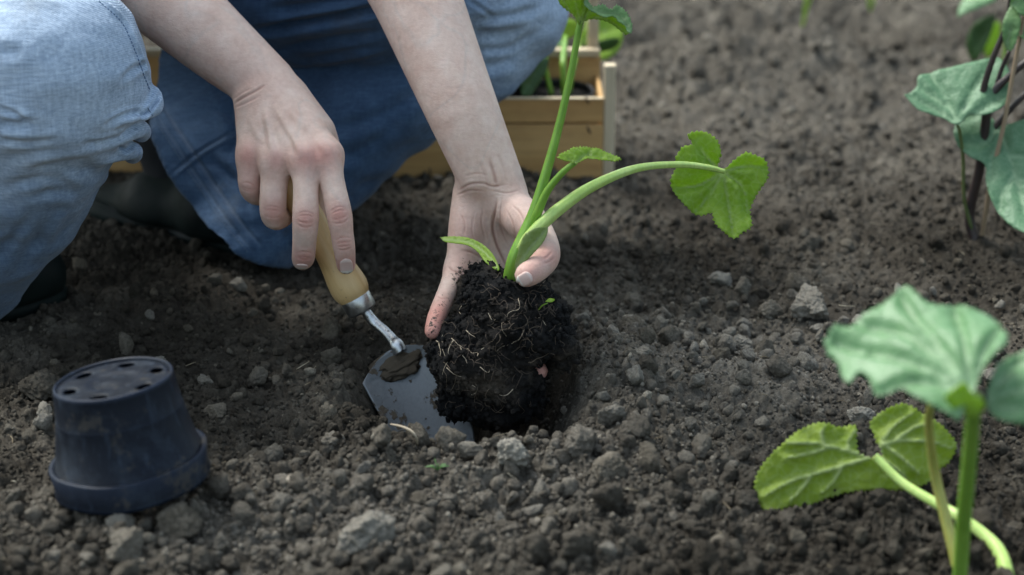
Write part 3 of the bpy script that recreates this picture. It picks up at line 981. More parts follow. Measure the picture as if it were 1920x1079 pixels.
cre_l = [([(931, 375), (927, 400), (924, 425), (930, 455), (940, 480), (952, 505)], 2.6, .0011),          # round the ball of the thumb
         ([(941, 372), (937, 400), (940, 430), (952, 460)], 1.8, .0005),
         ([(868, 470), (885, 474), (905, 486), (925, 505)], 2.2, .0006), ([(858, 440), (880, 452), (903, 462), (918, 480)], 1.8, .0004),
         ([(862, 357), (880, 346), (905, 344), (925, 350), (950, 346)], 2.2, .0007), ([(858, 366), (880, 358), (905, 358)], 1.8, .0005),
         ([(872, 330), (893, 326), (915, 328)], 1.8, .0003), ([(925, 358), (950, 362), (975, 356)], 1.8, .0005),
         ([(905, 300), (915, 325), (922, 350)], 3.5, -.0008), ([(925, 290), (936, 320), (942, 348)], 4.5, -.0007), ([(918, 300), (926, 325), (932, 350)], 3.0, .0005),
         ([(862, 400), (872, 420), (868, 445)], 1.6, .0004), ([(905, 385), (903, 420), (910, 450)], 1.8, .0004),
         ([(960, 385), (975, 400), (985, 425)], 1.8, .0004), ([(950, 395), (962, 420), (968, 450)], 1.6, .00035), ([(890, 395), (885, 430), (890, 455)], 1.5, .0003),
         ([(840, 500), (850, 508), (866, 512)], 1.8, .0005), ([(818, 556), (828, 560), (838, 560)], 1.4, .0004), ([(806, 592), (816, 596), (826, 594)], 1.3, .0003),
         ([(1036, 470), (1028, 480), (1018, 486)], 1.8, .0004), ([(1040, 482), (1030, 491), (1020, 495)], 1.8, .0004)]
N = vnormals(V, Fb)
V, D3 = etch(V, N, cre_l, sel_l)
# skin redness and dirt, as the skin carries them
red = np.zeros(len(V)); dirt = np.zeros(len(V))
def spot(px, py, Y, r, amt, arr):
    c = at(px, py, Y); d = np.linalg.norm(V - c, axis=1); arr += (1.6 if arr is red else 1.0) * amt * np.exp(-(d / r) ** 2)
for px, py, Y, r, a in [(468, 292, 1.446, .011, .55), (517, 300, 1.430, .010, .45), (570, 300, 1.422, .011, .5), (612, 292, 1.425, .012, .5), (470, 350, 1.44, .012, .4),
                        (512, 396, 1.418, .011, .5), (573, 412, 1.40, .010, .55), (636, 403, 1.403, .010, .6), (645, 458, 1.403, .009, .45), (649, 495, 1.41, .010, .7),
                        (569, 484, 1.408, .011, .6), (811, 618, 1.359, .016, .85), (826, 575, 1.378, .014, .45), (1012, 693, 1.345, .014, .9), (990, 514, 1.335, .012, .45),
                        (1022, 480, 1.355, .013, .5), (1010, 548, 1.436, .016, .5), (865, 500, 1.42, .016, .25), (870, 420, 1.432, .02, .18), (985, 415, 1.41, .02, .22), (470, 165, 1.48, .03, .12)]:
    spot(px, py, Y, r, a, red)
for px, py, Y, r, a in [(815, 600, 1.366, .010, .40), (822, 575, 1.378, .009, .38), (835, 560, 1.392, .009, .38), (808, 622, 1.36, .007, .36), (850, 530, 1.41, .012, .40), (870, 512, 1.42, .012, .36),
                        (995, 545, 1.345, .010, .36), (968, 530, 1.335, .006, .30), (1003, 480, 1.355, .010, .26), (648, 517, 1.413, .006, .46), (568, 503, 1.42, .006, .40), (655, 490, 1.41, .006, .30), (511, 420, 1.43, .008, .32), (1046, 470, 1.37, .008, .28), (905, 515, 1.43, .020, .40), (1006, 700, 1.39, .006, .30)]:
    spot(px, py, Y, r, a, dirt)
shoulder = V[:, 2] > .42
red[shoulder] *= .3
red += np.clip(-(D2 + D3) * 500, 0, .30)
person = empty('person', 'person crouching in faded blue jeans, one hand on a trowel, the other holding a seedling', 'person', loc=(0, 0, 0))
body_o = link('body', mesh_np('body', V, Fb, attrs={'red': np.clip(red, 0, 1), 'crease': np.clip(-(D2 + D3) * 1100 - .1, 0, 1) * .8, 'dirt': np.clip(dirt, 0, 1)}), M_SKIN, person)
print('body verts', len(V))
from mathutils.bvhtree import BVHTree
bvh_body = BVHTree.FromPolygons([tuple(v) for v in V], [tuple(int(i) for i in f) for F_ in Fb for f in F_])

def cast(bvh, px, py):
    d = ray(px, py); d = Vector(d).normalized()
    hit = bvh.ray_cast(Vector((0, 0, CAM_Z)), d)
    return hit[0], hit[1]

# finger nails: curved plates set in the flesh
def nail_mat():
    t = NT('fingernail'); a = t.attr('along')
    c = t.ramp(a, [(0.0, (0.62, 0.42, 0.37)), (0.12, (0.74, 0.60, 0.55)), (0.25, (0.66, 0.46, 0.41)), (0.70, (0.70, 0.52, 0.47)), (0.79, (0.84, 0.79, 0.73)), (0.94, (0.76, 0.70, 0.62)), (1, (0.12, .09, .07))])
    return t.out(c, 0.28, None, Specular__IOR__Level=0.5)
M_NAIL = nail_mat()
def nail(cx, cy, dx, dy, length, width, lift=.0003):
    """cx,cy centre; (dx,dy) unit pixel direction to the free edge; sizes in px"""
    nu, nv = 13, 15
    V_, A_ = [], []
    for i in range(nu):
        u = i / (nu - 1) * 2 - 1
        for j in range(nv):
            v = j / (nv - 1) * 2 - 1
            wv = width / 2 * (1 - 0.18 * max(0, -u) ** 3)
            wv *= math.sqrt(max(0.05, 1 - (abs(u) ** 5) * 0.7))
            lu = length / 2 * u * (1 - 0.10 * v * v)
            x = cx + dx * lu - dy * wv * v; y = cy + dy * lu + dx * wv * v
            h, n = cast(bvh_body, x, y)
            if h is None: h, n = cast(bvh_body, cx + (x - cx) * .8, cy + (y - cy) * .8)
            if h is None: return None
            edge_in = 1 - min(1, (1 - abs(v)) * 6) if True else 0
            V_.append(np.array(h) + np.array(n) * (lift + .0003 - .0006 * max(edge_in, 1 if u < -.98 else 0)))
            A_.append(i / (nu - 1))
    V_ = np.array(V_).reshape(nu, nv, 3)
    V_[1:-1] = (V_[:-2] + V_[1:-1] * 2 + V_[2:]) / 4
    V_ = V_.reshape(-1, 3)
    i = np.arange(nu - 1)[:, None] * nv; j = np.arange(nv - 1)[None, :]
    Fq = np.stack([i + j, i + j + 1, i + nv + j + 1, i + nv + j], -1).reshape(-1, 4)
    o = link('fingernail', mesh_np('fingernail', V_, Fq, attrs={'along': A_}), M_NAIL, person)
    md = o.modifiers.new('thick', 'SOLIDIFY'); md.thickness = .0004; md.offset = 0
    return o
nail(649.5, 500, 0.10, 0.99, 30, 24)
nail(984, 524, -0.80, 0.52, 31, 26)
nail(566, 499, -0.05, 1.0, 8, 22)
# ------------------------------------------------------------------ jeans
jeans = Shape()
near = [J(-150, -200, 1.72, .090), J(-78, -62, 1.50, .073), J(86, 112, 1.405, .0660), J(66, 225, 1.410, .0645), J(14, 345, 1.440, .0610), J(-66, 465, 1.48, .057), J(-112, 545, 1.515, .060)]
kneeF = [J(116, 132, 1.39, .0545), J(76, 134, 1.385, .059)]
rolls = [chain([J(290, 172, 1.405, .0052), J(287, 205, 1.39, .0058), J(232, 228, 1.362, .004)], .010),
         chain([J(264, 252, 1.41, .0056), J(262, 242, 1.39, .0060), J(205, 262, 1.368, .006)], .009),
         chain([J(248, 292, 1.415, .0055), J(246, 285, 1.395, .0060), J(190, 300, 1.375, .006)], .008),
         chain([J(182, 330, 1.43, .0095), J(160, 335, 1.40, .010), J(110, 330, 1.385, .006)], .012)]
hipN = at(-150, -200, 1.72)
farK = J(962, 18, 1.735, .0515)
far_th = [J(962, 18, 1.735, .0515), J(880, 2, 1.715, .0590), J(700, -25, 1.700, .0750), J(480, -60, 1.745, .0860)]
HEM = at(410, 335, 1.70); KN = farK[0]
axis = (HEM - KN) / np.linalg.norm(HEM - KN)
vw = HEM - np.array([0, 0, CAM_Z]); vw /= np.linalg.norm(vw)
side = np.cross(axis, vw); side /= np.linalg.norm(side)                # across the hem, in the picture plane
dep_ax = np.cross(side, axis)
far_sh = [Cone(KN, KN + axis * .10, .0515, .0540, .02)]
for s, (hx_, hy_) in ((-1, (318, 128)), (-.5, (322, 215)), (0, (362, 290)), (.5, (420, 360)), (1, (497, 430))):
    e_ = at(hx_, hy_, 1.685 - .035 * max(0, s) - .025 * (s > .7) + .085 * max(0, -s))
    far_sh.append(Cone(KN + axis * .05 - side * .002, e_ + (e_ - KN) / np.linalg.norm(e_ - KN) * .05, .0475, .043, .03))
hemline = np.array([at(x_, y_, 1.66) for x_, y_ in ((262, 60), (272, 130), (284, 240), (330, 325), (376, 385), (465, 458), (548, 490), (640, 520))])
hs_ = (hemline - KN) @ axis; ht_ = (hemline - KN) @ side
o_ = np.argsort(ht_); hs_, ht_ = hs_[o_], ht_[o_]
L_FAR = float((HEM - KN) @ axis)
hips = [Cone(at(480, -60, 1.745), HIP + np.array([.07, .02, .0]), .088, .11, .04), Cone(hipN, HIP - np.array([.06, .03, 0]), .09, .11, .04), Cone(HIP - np.array([.07, .05, 0]), HIP + np.array([.07, .05, .02]), .12, .12, .05)]
jeans.group(.02, chain(near, .03) + chain(kneeF, .03))
for r_ in rolls: jeans.group(.0035, r_)
jeans.group(.004, far_sh)
jeans.group(.003, chain(far_th, .03) + hips)
HN = near[-1][0]; axn = (near[-1][0] - near[-2][0]); axn /= np.linalg.norm(axn)
def jeans_post(P, D):
    # hem planes, hollow inside the hems
    s1 = (P - KN) @ axis; q = P - KN - s1[:, None] * axis
    isfar = (np.abs(s1) < .5) & (np.linalg.norm(q, axis=1) < .21) & (P[:, 0] > -.42) & (s1 > .1)
    bow = np.interp(q @ side, ht_, hs_)
    cut = s1 - bow
    inner = D + .0060
    shell = np.where(s1 > bow - .10, np.maximum(D, -inner), D)
    out = np.maximum(shell, cut)
    D = np.where(isfar, out, D)
    return D
jeans.post = jeans_post
Vj, Fj = sdf_arrays(jeans, 0.0030)
Vj = relax(Vj, Fj, 2, .5)
Pj = proj(Vj)
vis = (Pj[:, 0] > -120) & (Pj[:, 0] < 1150) & (Pj[:, 1] > -70) & (Pj[:, 1] < 620) & (Vj[:, 1] < 1.80)
Vj, Fj = refine(Vj, Fj, vis)
Vj = relax(Vj, Fj, 2, .5)
Fj = orient_out(Vj, Fj)
Nj = vnormals(Vj, Fj)
Pj = proj(Vj)
sfar = (Vj - KN) @ axis; qf = Vj - KN - sfar[:, None] * axis
is_far = (Pj[:, 0] > 262) & ((Vj[:, 1] > 1.55) | (Pj[:, 0] > 380))
n1 = fbm3(Vj * np.array([1, 1, 1.4]), 16, 3, 5)
Vj = Vj + Nj * (0.0080 * n1 * np.where(is_far, 1.2, .9))[:, None]
Nj = vnormals(Vj, Fj)
folds_far = [([(590, 215), (640, 205), (700, 195)], 14, .002), ([(560, 330), (590, 300), (640, 280)], 10, .0022), ([(480, 60), (570, 42), (680, 22), (760, 5)], 8, .0080), ([(520, 95), (620, 75), (720, 62)], 9, .0040), ([(470, 100), (560, 118), (650, 108), (730, 90)], 7, -.003), ([(500, 20), (600, 8), (700, -8)], 9, .004), ([(420, 200), (440, 240), (430, 290)], 9, .003), ([(640, 330), (600, 380), (570, 430)], 9, .003),
             ([(890, 40), (960, 30), (1010, 15)], 8, .0028), ([(885, 58), (930, 66), (975, 58)], 11, .0030), ([(900, 92), (950, 90), (1010, 60)], 7, .0020), ([(895, 128), (935, 122), (965, 112)], 10, .0026),
             ([(880, 2), (905, 18), (925, 32)], 4, .0022),
             ([(620, 240), (720, 215), (800, 160)], 14, .0040), ([(470, 330), (520, 390), (530, 440)], 10, .0045), ([(400, 300), (450, 350), (470, 400)], 8, .003), ([(640, 300), (700, 270), (760, 215)], 12, .0018)]
Vj, _ = etch(Vj, Nj, folds_far, is_far * 1.0)
folds_near = [([(0, 262), (50, 268), (110, 262)], 7, .0018), ([(0, 205), (30, 215), (50, 230)], 5, .0022), ([(285, 120), (255, 128), (230, 150)], 6, .0022), ([(280, 210), (240, 215), (200, 235)], 5, .0030), ([(225, 258), (195, 268), (160, 272)], 6, .0028), ([(175, 300), (120, 305), (60, 318)], 8, .0022), ([(140, 345), (90, 338), (20, 345)], 8, .0024), ([(60, 400), (30, 440), (0, 470)], 9, .002), ([(0, 232), (30, 236), (60, 232)], 9, .004), ([(300, 178), (282, 205), (262, 222)], 3.5, .0035), ([(262, 232), (243, 245), (228, 258)], 5, .003), ([(248, 272), (236, 282), (224, 276)], 4, .0035),
              ([(190, 322), (150, 318), (100, 322), (50, 330)], 12, .003), ([(150, 365), (120, 358), (70, 360)], 10, .0022), ([(120, 280), (60, 290), (0, 300)], 14, .002),
              ([(80, 420), (60, 470), (20, 530)], 14, .0025), ([(40, 100), (0, 96)], 12, .002), ([(130, 380), (95, 440), (50, 500)], 8, -.0015)]
Nj = vnormals(Vj, Fj)
Vj, _ = etch(Vj, Nj, folds_near, (~is_far) * 1.0)
# raised seams and hems
seam_hem = [(301, 190), (330, 236), (365, 290), (405, 350), (445, 408), (490, 462)]
seam_side = [(326, 322), (365, 290), (400, 268), (440, 246)]
seam_near = [(196, 0), (226, 26), (244, 48), (262, 88), (281, 140), (291, 165)]
seam_thigh = [(560, 150), (640, 140), (700, 122), (745, 108)]
Nj = vnormals(Vj, Fj)
off = lambda L, dx, dy: [(x + dx, y + dy) for x, y in L]
Vj, e1 = etch(Vj, Nj, [(seam_hem, 3.2, .0016), (seam_side, 3.0, .0014), (off(seam_hem, -9, 5), 5, -.0008), (off(seam_side, 4, 7), 4, -.0008),
                       (off(seam_hem, -17, 9), 3, .0008)], is_far * 1.0)
Vj, e2 = etch(Vj, Nj, [(off(seam_near, -7, 2), 2.4, .0010), (off(seam_near, -2, 0), 2.4, -.0010)], (~is_far) * 1.0)
# fading of the cloth: worn knees and raised edges
kc = at(95, 110, 1.345); dk = np.linalg.norm((Vj - kc) * np.array([1, 1, .85]), axis=1)
fade = np.where(is_far, .20, .46 + .60 * np.exp(-(dk / .12) ** 2))
kf = at(990, 40, 1.68)
fade = np.where(is_far, fade + .75 * np.exp(-(np.linalg.norm(Vj - kf, axis=1) / .095) ** 2), fade)
fade = np.where(is_far & (sfar > L_FAR - .04), fade + .08, fade)
edge = np.clip((e1 + e2 * 1.3) * -650, 0, 1) * .28 + np.clip((-(e1 + e2)) * 350, 0, 1) * 0
jm = mesh_np('jeans', Vj, Fj, attrs={'fade': np.clip(fade, 0, 1), 'edge': np.clip(edge, 0, 1)})
jeans_o = link('jeans', jm, M_DENIM, person)
print('jeans verts', len(Vj))
bvh_j = BVHTree.FromPolygons([tuple(v) for v in Vj], [tuple(int(i) for i in f) for F_ in Fj for f in F_])

M_THREAD = NT('blue thread').out((0.10, 0.17, 0.30), 0.8)
M_THREAD_P = NT('pale thread').out((0.10, 0.15, 0.22), 0.8)
def stitches(poly, offs, step, mat, r=.0005, fill=.65):
    poly = catmull(np.array(poly, float), 12)
    seg = np.linalg.norm(np.diff(poly, axis=0), axis=1); s = np.concatenate([[0], np.cumsum(seg)])
    parts = []
    for ox, oy in offs:
        a = 0
        while a + step * fill < s[-1]:
            pts = []
            for b in (a, a + step * fill / 2, a + step * fill):
                x = np.interp(b, s, poly[:, 0]) + ox; y = np.interp(b, s, poly[:, 1]) + oy
                h, n = cast(bvh_j, x, y)
                if h is None: break
                pts.append(np.append(np.array(h) + np.array(n) * (r * .5), r))
            if len(pts) == 3 and np.linalg.norm(pts[0][:3] - pts[2][:3]) < .02:
                parts.append(tube_arrays(pts, n=2, sides=5))
            a += step
    if parts:
        Vs, Fs = merge_arrays(parts)
        o = link('stitching', mesh_np('stitching', Vs, Fs), mat, jeans_o)
        o['kind'] = 'stuff'
stitches(seam_hem, [(-24, 13)], 6.5, M_THREAD_P, r=.00035)
stitches(seam_side, [(5, 7)], 6.5, M_THREAD_P, r=.00035)
stitches(seam_near, [(-11, 3)], 7.0, M_THREAD)

# ------------------------------------------------------------------ boots
def boot(name, heel, toe, shaft, label, width=.044):
    """rubber boot: sole, foot and shaft; heel and toe on the ground"""
    heel, toe = np.array(heel, float), np.array(toe, float)
    d = toe - heel; L = np.linalg.norm(d[:2]); d = d / np.linalg.norm(d)
    w = np.array([-d[1], d[0], 0]); w /= np.linalg.norm(w); u = np.array([0, 0, 1.0])
    s = Shape()
    s.group(.02, [Cone(heel + d * .035 + u * .045, heel + d * .10 + u * .048, .034, .036, .02), Cone(heel + d * .10 + u * .045, toe - d * .06 + u * .032, .036, .034, .03),
                  Cone(toe - d * .075 + w * .012 + u * .030, toe - d * .032 + w * .008 + u * .025, .034, .027, .02), Cone(toe - d * .075 - w * .012 + u * .030, toe - d * .032 - w * .006 + u * .025, .034, .027, .02),
                  ] + ([Cone(heel + d * .05 + u * .05, np.array(shaft), .038, .045, .03)] if shaft is not None else []))
    if shaft is None:
        s = Shape()
        s.group(.02, [Cone(heel + d * .030 + u * .010, heel + d * .10 + u * .014, .019, .027, .02), Cone(heel + d * .10 + u * .020, toe - d * .06 + u * .030, .034, .034, .03),
                  Cone(toe - d * .075 + w * .012 + u * .030, toe - d * .045 + w * .008 + u * .027, .034, .029, .02), Cone(toe - d * .075 - w * .012 + u * .030, toe - d * .045 - w * .006 + u * .027, .034, .029, .02)])
    s.post = lambda P, D: np.maximum(D, .012 - P[:, 2] + min(heel[2], toe[2]))
    Vb, Fb_ = sdf_arrays(s, .0035); Vb = relax(Vb, Fb_, 3); Fb_ = orient_out(Vb, Fb_)
    b = link(name, mesh_np(name, Vb, Fb_), M_RUBBER, person)
    b['label'] = label
    # welt and ribbed sole
    n = 56; out = []
    for lvl, (z, g) in enumerate(((.0, -.006), (.004, -.003), (.011, -.003), (.012, -.005), (.017, -.005), (.018, -.012))):
        ring = []
        for i in range(n):
            a = 2 * math.pi * i / n
            c, sn = math.cos(a), math.sin(a)
            hw = (.040 if c > 0 else .036) - .006 * math.exp(-((c + .15) / .3) ** 2)
            x = (L / 2) * (1 + 0 * c) * np.sign(c) * abs(c) ** .8
            y = hw * np.sign(sn) * abs(sn) ** .75
            rr = g + (.0012 * (i % 2) if lvl in (1, 2) else 0)
            ring.append((heel + toe) / 2 + d * (x + rr * c) + w * (y + rr * sn) + u * z)
        out.append(ring)
    Vs = np.array(out).reshape(-1, 3)
    m = len(out); i = np.arange(m - 1)[:, None] * n; j = np.arange(n)[None, :]; k = (j + 1) % n
    Q = np.stack([i + j, i + k, i + n + k, i + n + j], -1).reshape(-1, 4)
    Vs = np.vstack([Vs, Vs[:n].mean(0)]); T = np.stack([(np.arange(n) + 1) % n, np.arange(n), np.full(n, len(Vs) - 1)], 1)
    link('sole', mesh_np('sole', Vs, [Q, T]), M_RUBBER, b)
    return b
boot('rubber_boot', gat(160, 390, .002), gat(555, 480, .002), None, 'dark green rubber clog under the flared hem')
boot('rubber_boot', gat(-330, 640, .0), gat(128, 556, .0), near[-1][0] + np.array([0, 0, .02]), 'dark green rubber boot whose toe shows at the left edge')

# dark sock going up into the far hem
sock = Shape()
sock.group(.02, [Cone(at(345, 335, 1.72), at(325, 260, 1.73), .028, .032, .02), Cone(at(325, 260, 1.73), at(380, 220, 1.73), .032, .036, .02), Cone(at(345, 335, 1.72), at(430, 370, 1.73), .026, .026, .02), Cone(at(380, 220, 1.74), at(470, 290, 1.74), .032, .034, .02)])
Vk, Fk = sdf_arrays(sock, .004); Vk = relax(Vk, Fk, 3); Fk = orient_out(Vk, Fk); Nk = vnormals(Vk, Fk); Vk = Vk + Nk * (.004 * fbm3(Vk, 30, 3, 4))[:, None]
link('sock', mesh_np('sock', Vk, Fk), NT('black wool').out((.010, .011, .014), .95), person)

# ------------------------------------------------------------------ shirt and hair (above the frame)
shirt = Shape()
shirt.group(.04, [Cone((SR + SL) / 2, HIP + np.array([.03, -.03, .02]), .105, .125, .06), Cone(SR, SL, .062, .062, .04), Cone(SR, SR + (elb_r - SR) * .5, .062, .052, .03), Cone(SL, SL + (elb_l - SL) * .5, .062, .052, .03)])
Vs, Fs = sdf_arrays(shirt, .007); Vs = relax(Vs, Fs, 3); Fs = orient_out(Vs, Fs); Ns = vnormals(Vs, Fs)
Vs = Vs + Ns * (.010 * fbm3(Vs, 12, 3, 8))[:, None]
tS = NT('grey cotton'); M_SHIRT = tS.out(tS.ramp(tS.noise(60, 4), [(0.3, (.16, .17, .19)), (.7, (.22, .23, .25))]), .9)
link('shirt', mesh_np('shirt', Vs, Fs), M_SHIRT, person)
hair = Shape()
hair.group(.03, [Ell(HD + upv * .032 - fw * .014, (.083, .096, .098), AX, .02), Cone(HD - fw * .085, HD - fw * .12 - upv * .06, .034, .018, .03)])
hair.post = lambda P, D: np.maximum(D, ((P - HD) @ fw) - .055 - .25 * ((P - HD) @ upv))
Vh, Fh = sdf_arrays(hair, .005); Vh = relax(Vh, Fh, 2); Fh = orient_out(Vh, Fh); Nh = vnormals(Vh, Fh)
Vh = Vh + Nh * (.006 * fbm3(Vh * np.array([3, 3, .6]), 40, 2, 8))[:, None]
link('hair', mesh_np('hair', Vh, Fh), NT('brown hair').out((.10, .06, .035), .5), person)
# ------------------------------------------------------------------ upturned pot
def frame_obj(center, ax_z, ax_x):
    z = Vector(ax_z).normalized(); x = Vector(ax_x); x = (x - z * x.dot(z)).normalized(); y = z.cross(x)
    M = Matrix((x, y, z)).transposed().to_4x4(); M.translation = Vector(center)
    return M

def lathe_arrays(prof, n=64):
    prof = np.array(prof, float)
    a = np.linspace(0, 2 * math.pi, n, endpoint=False)
    V = np.stack([prof[:, 0][:, None] * np.cos(a), prof[:, 0][:, None] * np.sin(a), np.repeat(prof[:, 1][:, None], n, 1)], -1).reshape(-1, 3)
    m = len(prof); i = np.arange(m - 1)[:, None] * n; j = np.arange(n)[None, :]; k = (j + 1) % n
    Q = np.stack([i + j, i + k, i + n + k, i + n + j], -1).reshape(-1, 4)
    return V, [Q]

def cdt_sheet(outer, holes, step, extra=None):
    """triangulate a polygon with holes; returns 2-D points and faces"""
    from mathutils.geometry import delaunay_2d_cdt
    outer = np.array(outer, float)
    loops = [outer] + [np.array(h, float) for h in holes]
    pts, edges = [], []
    for L in loops:
        o = len(pts); pts += [tuple(p) for p in L]; edges += [(o + i, o + (i + 1) % len(L)) for i in range(len(L))]
    lo, hi = outer.min(0), outer.max(0)
    rgx = np.random.default_rng(3)
    gx, gy = np.meshgrid(np.arange(lo[0] + step / 2, hi[0], step), np.arange(lo[1] + step / 2, hi[1], step * .87))
    gx = gx + (np.arange(gx.shape[0]) % 2)[:, None] * step / 2
    G = np.stack([gx.ravel(), gy.ravel()], 1) + rgx.uniform(-.12, .12, (gx.size, 2)) * step
    def inside(P, L):
        c = np.zeros(len(P), bool); n = len(L)
        for i in range(n):
            a, b = L[i], L[(i + 1) % n]
            cond = (a[1] > P[:, 1]) != (b[1] > P[:, 1])
            xi = (b[0] - a[0]) * (P[:, 1] - a[1]) / (b[1] - a[1] + 1e-12) + a[0]
            c ^= cond & (P[:, 0] < xi)
        return c
    k = inside(G, outer)
    bd, _ = seg_dist(G, np.vstack([outer, outer[:1]])); k &= bd > step * .45
    for h in loops[1:]:
        k &= ~inside(G, h); bd, _ = seg_dist(G, np.vstack([h, h[:1]])); k &= bd > step * .35
    pts += [tuple(p) for p in G[k]]
    r = delaunay_2d_cdt([Vector(p) for p in pts], edges, [], 0, 1e-7)
    P = np.array([v[:] for v in r[0]]); T = np.array([f for f in r[2] if len(f) == 3], int)
    c = P[T].mean(1)
    ok = inside(c, outer)
    for h in loops[1:]: ok &= ~inside(c, h)
    T = T[ok]
    area = np.cross(P[T[:, 1]] - P[T[:, 0]], P[T[:, 2]] - P[T[:, 0]])
    T[area < 0] = T[area < 0][:, ::-1]
    return P, T

def pot_mat():
    t = NT('dark blue plastic')
    pos = t.coord('Object')
    n = t.noise(55, 6, 0.7, pos); n2 = t.noise(18, 4, 0.6, pos)
    m = t.new('ShaderNodeMapping'); m.inputs['Scale'].default_value = (1, 1, .12); t.link(pos, m.inputs[0])
    st = t.noise(160, 4, .7, m.outputs[0])
    c = t.ramp(n2, [(0.3, (0.0022, 0.0045, 0.0100)), (0.7, (0.0040, 0.0080, 0.0170))])
    dust = t.ramp(n, [(0.50, (0, 0, 0)), (0.68, (.8, .8, .8))])
    c = t.mix(t.math('MULTIPLY', dust, .55), c, (0.030, 0.042, 0.060))
    sc_ = t.ramp(st, [(0.56, (0, 0, 0)), (0.68, (.8, .8, .8))])
    c = t.mix(t.math('MULTIPLY', sc_, .35), c, (0.045, 0.065, 0.10))
    e = t.attr('edge'); c = t.mix(t.math('MULTIPLY', e, .6), c, (0.015, 0.024, 0.048))
    mud = t.ramp(t.noise(35, 5, .75, t.coord('Object', (1, 1, 1.0))), [(0.57, (0, 0, 0)), (0.63, (1, 1, 1))])
    c = t.mix(t.math('MULTIPLY', mud, .55), c, (0.05, 0.045, 0.038))
    r = t.ramp(n, [(0.3, (.40,) * 3), (0.7, (.62,) * 3)])
    t.out(c, r, t.bump(st, .15, .0006), Specular__IOR__Level=0.17)
    return t.m
M_POT = pot_mat()
M_POTBLK = NT('black plastic').out((.012, .013, .016), .5)
def make_pot(label, M, R0=.0372, R1=.0470, RR=.0503, H=.072, mat=None, up=False, group=None, holes=6):
    """built upside down: rim at z=0, base at z=H"""
    root = empty('plant_pot', label, 'plant pot', group)
    root.matrix_world = M
    mat = mat or M_POT
    wall = [(R1 - .0022, .001), (R1 - .0012, .012), (R0 - .0020, H - .005), (R0 - .0020, H - .004), (R0 - .0008, H - .0012), (R0, H), (R0 + .0010, H - .0008), (R0 + .0014, H - .003),
            (R0 + (R1 - R0) * .32, H * .70), (R0 + (R1 - R0) * .33 + .0002, H * .695), (R0 + (R1 - R0) * .345 + .0002, H * .685), (R1, .017), (R1 + .0006, .0168)]
    V_, F_ = lathe_arrays(wall, 96)
    V_[:, 0] *= 1 + .004 * np.sin(V_[:, 2] * 60)
    ed = np.zeros(len(V_)); ed[5 * 96:7 * 96] = 1; ed[9 * 96:10 * 96] = .5
    w = link('pot_wall', mesh_np('pot_wall', V_, F_, attrs={'edge': ed}), mat, root)
    rim = [(R1 - .0012, .014), (R1 + .0002, .0185), (R1 + .0030, .0188), (R1 + .0042, .0178), (RR - .0010, .004), (RR, .0022), (RR, .0), (RR - .0016, -.0006), (RR - .003, .001), (R1 + .0020, .015)]
    V_, F_ = lathe_arrays(rim, 96)
    ang = np.arctan2(V_[:, 1], V_[:, 0]); V_[:, 2] += .0008 * np.sin(ang * 2 + 1) + .0004 * np.sin(ang * 5)
    ed = np.zeros(len(V_)); ed[2 * 96:4 * 96] = .7; ed[5 * 96:8 * 96] = .2
    link('pot_rim', mesh_np('pot_rim', V_, F_, attrs={'edge': ed}), mat, root)
    a = np.linspace(0, 2 * math.pi, 72, endpoint=False)
    outer = np.stack([np.cos(a), np.sin(a)], 1) * (R0 - .0012)
    hs = []
    b = np.linspace(0, 2 * math.pi, 16, endpoint=False)
    for k in range(holes):
        t_ = 2 * math.pi * k / holes + .40
        loc = np.stack([np.cos(b) * .0042, np.sin(b) * .0058], 1)
        R_ = np.array([[math.cos(t_), -math.sin(t_)], [math.sin(t_), math.cos(t_)]])
        hs.append((loc + np.array([R0 * .76, 0])) @ R_.T)
    P, T = cdt_sheet(outer, hs, .003)
    r = np.linalg.norm(P, axis=1)
    z = H - .0022 - .0006 * np.exp(-((r - R0 * .45) / .0012) ** 2) * -1 + .0010 * np.exp(-(r / .006) ** 2) - .0008 * (r < R0 * .45)
    ringe = np.exp(-((r - R0 * .45) / .0015) ** 2) * .35 + np.exp(-((r - R0 * .93) / .002) ** 2) * .3
    bo = link('pot_base', mesh_np('pot_base', np.column_stack([P, z]), T, attrs={'edge': ringe}), mat, root)
    md = bo.modifiers.new('thick', 'SOLIDIFY'); md.thickness = .0016; md.offset = -1
    return root
pc = gat(250, 902, .020)
az = Vector((-.125, .05, 1)).normalized()
make_pot('upturned dark blue plastic pot with drainage holes in its base, on the soil', frame_obj(pc, az, (1, 0, 0)))

# ------------------------------------------------------------------ trowel
def metal_mat(name, col, r0, mud_on=.0, scale=40):
    t = NT(name)
    pos = t.coord('Object')
    n = t.noise(scale, 6, .7, pos); n2 = t.noise(scale * 7, 4, .7, pos)
    c = t.ramp(n2, [(0.35, tuple(v * .75 for v in col)), (.65, col)])
    met = t.math('SUBTRACT', 1.0, 0.0)
    rough = t.ramp(n2, [(0.3, (r0,) * 3), (.7, (r0 + .22,) * 3)])
    if mud_on > 0:
        mk = t.ramp(n, [(mud_on, (0, 0, 0)), (mud_on + .03, (1, 1, 1))])
        c = t.mix(mk, c, t.ramp(n2, [(.3, (.060, .046, .032)), (.7, (.13, .105, .078))]))
        rough = t.mix(mk, rough, (.95, .95, .95))
        inv = t.math('SUBTRACT', 1.0, mk); t.link(inv, t.b.inputs['Metallic'])
        b = t.bump(t.math('ADD', mk, t.math('MULTIPLY', n2, .4)), .6, .001)
        t.out(c, rough, b)
    else:
        t.out(c, rough, t.bump(n2, .12, .0006), Metallic=1.0)
    return t.m
M_STEEL = metal_mat('polished steel', (.62, .64, .66), .22, .66, 70)
M_BLADE = metal_mat('dull carbon steel', (.27, .285, .30), .5, .57, 60)
M_FERR = metal_mat('ferrule steel', (.60, .61, .62), .25)
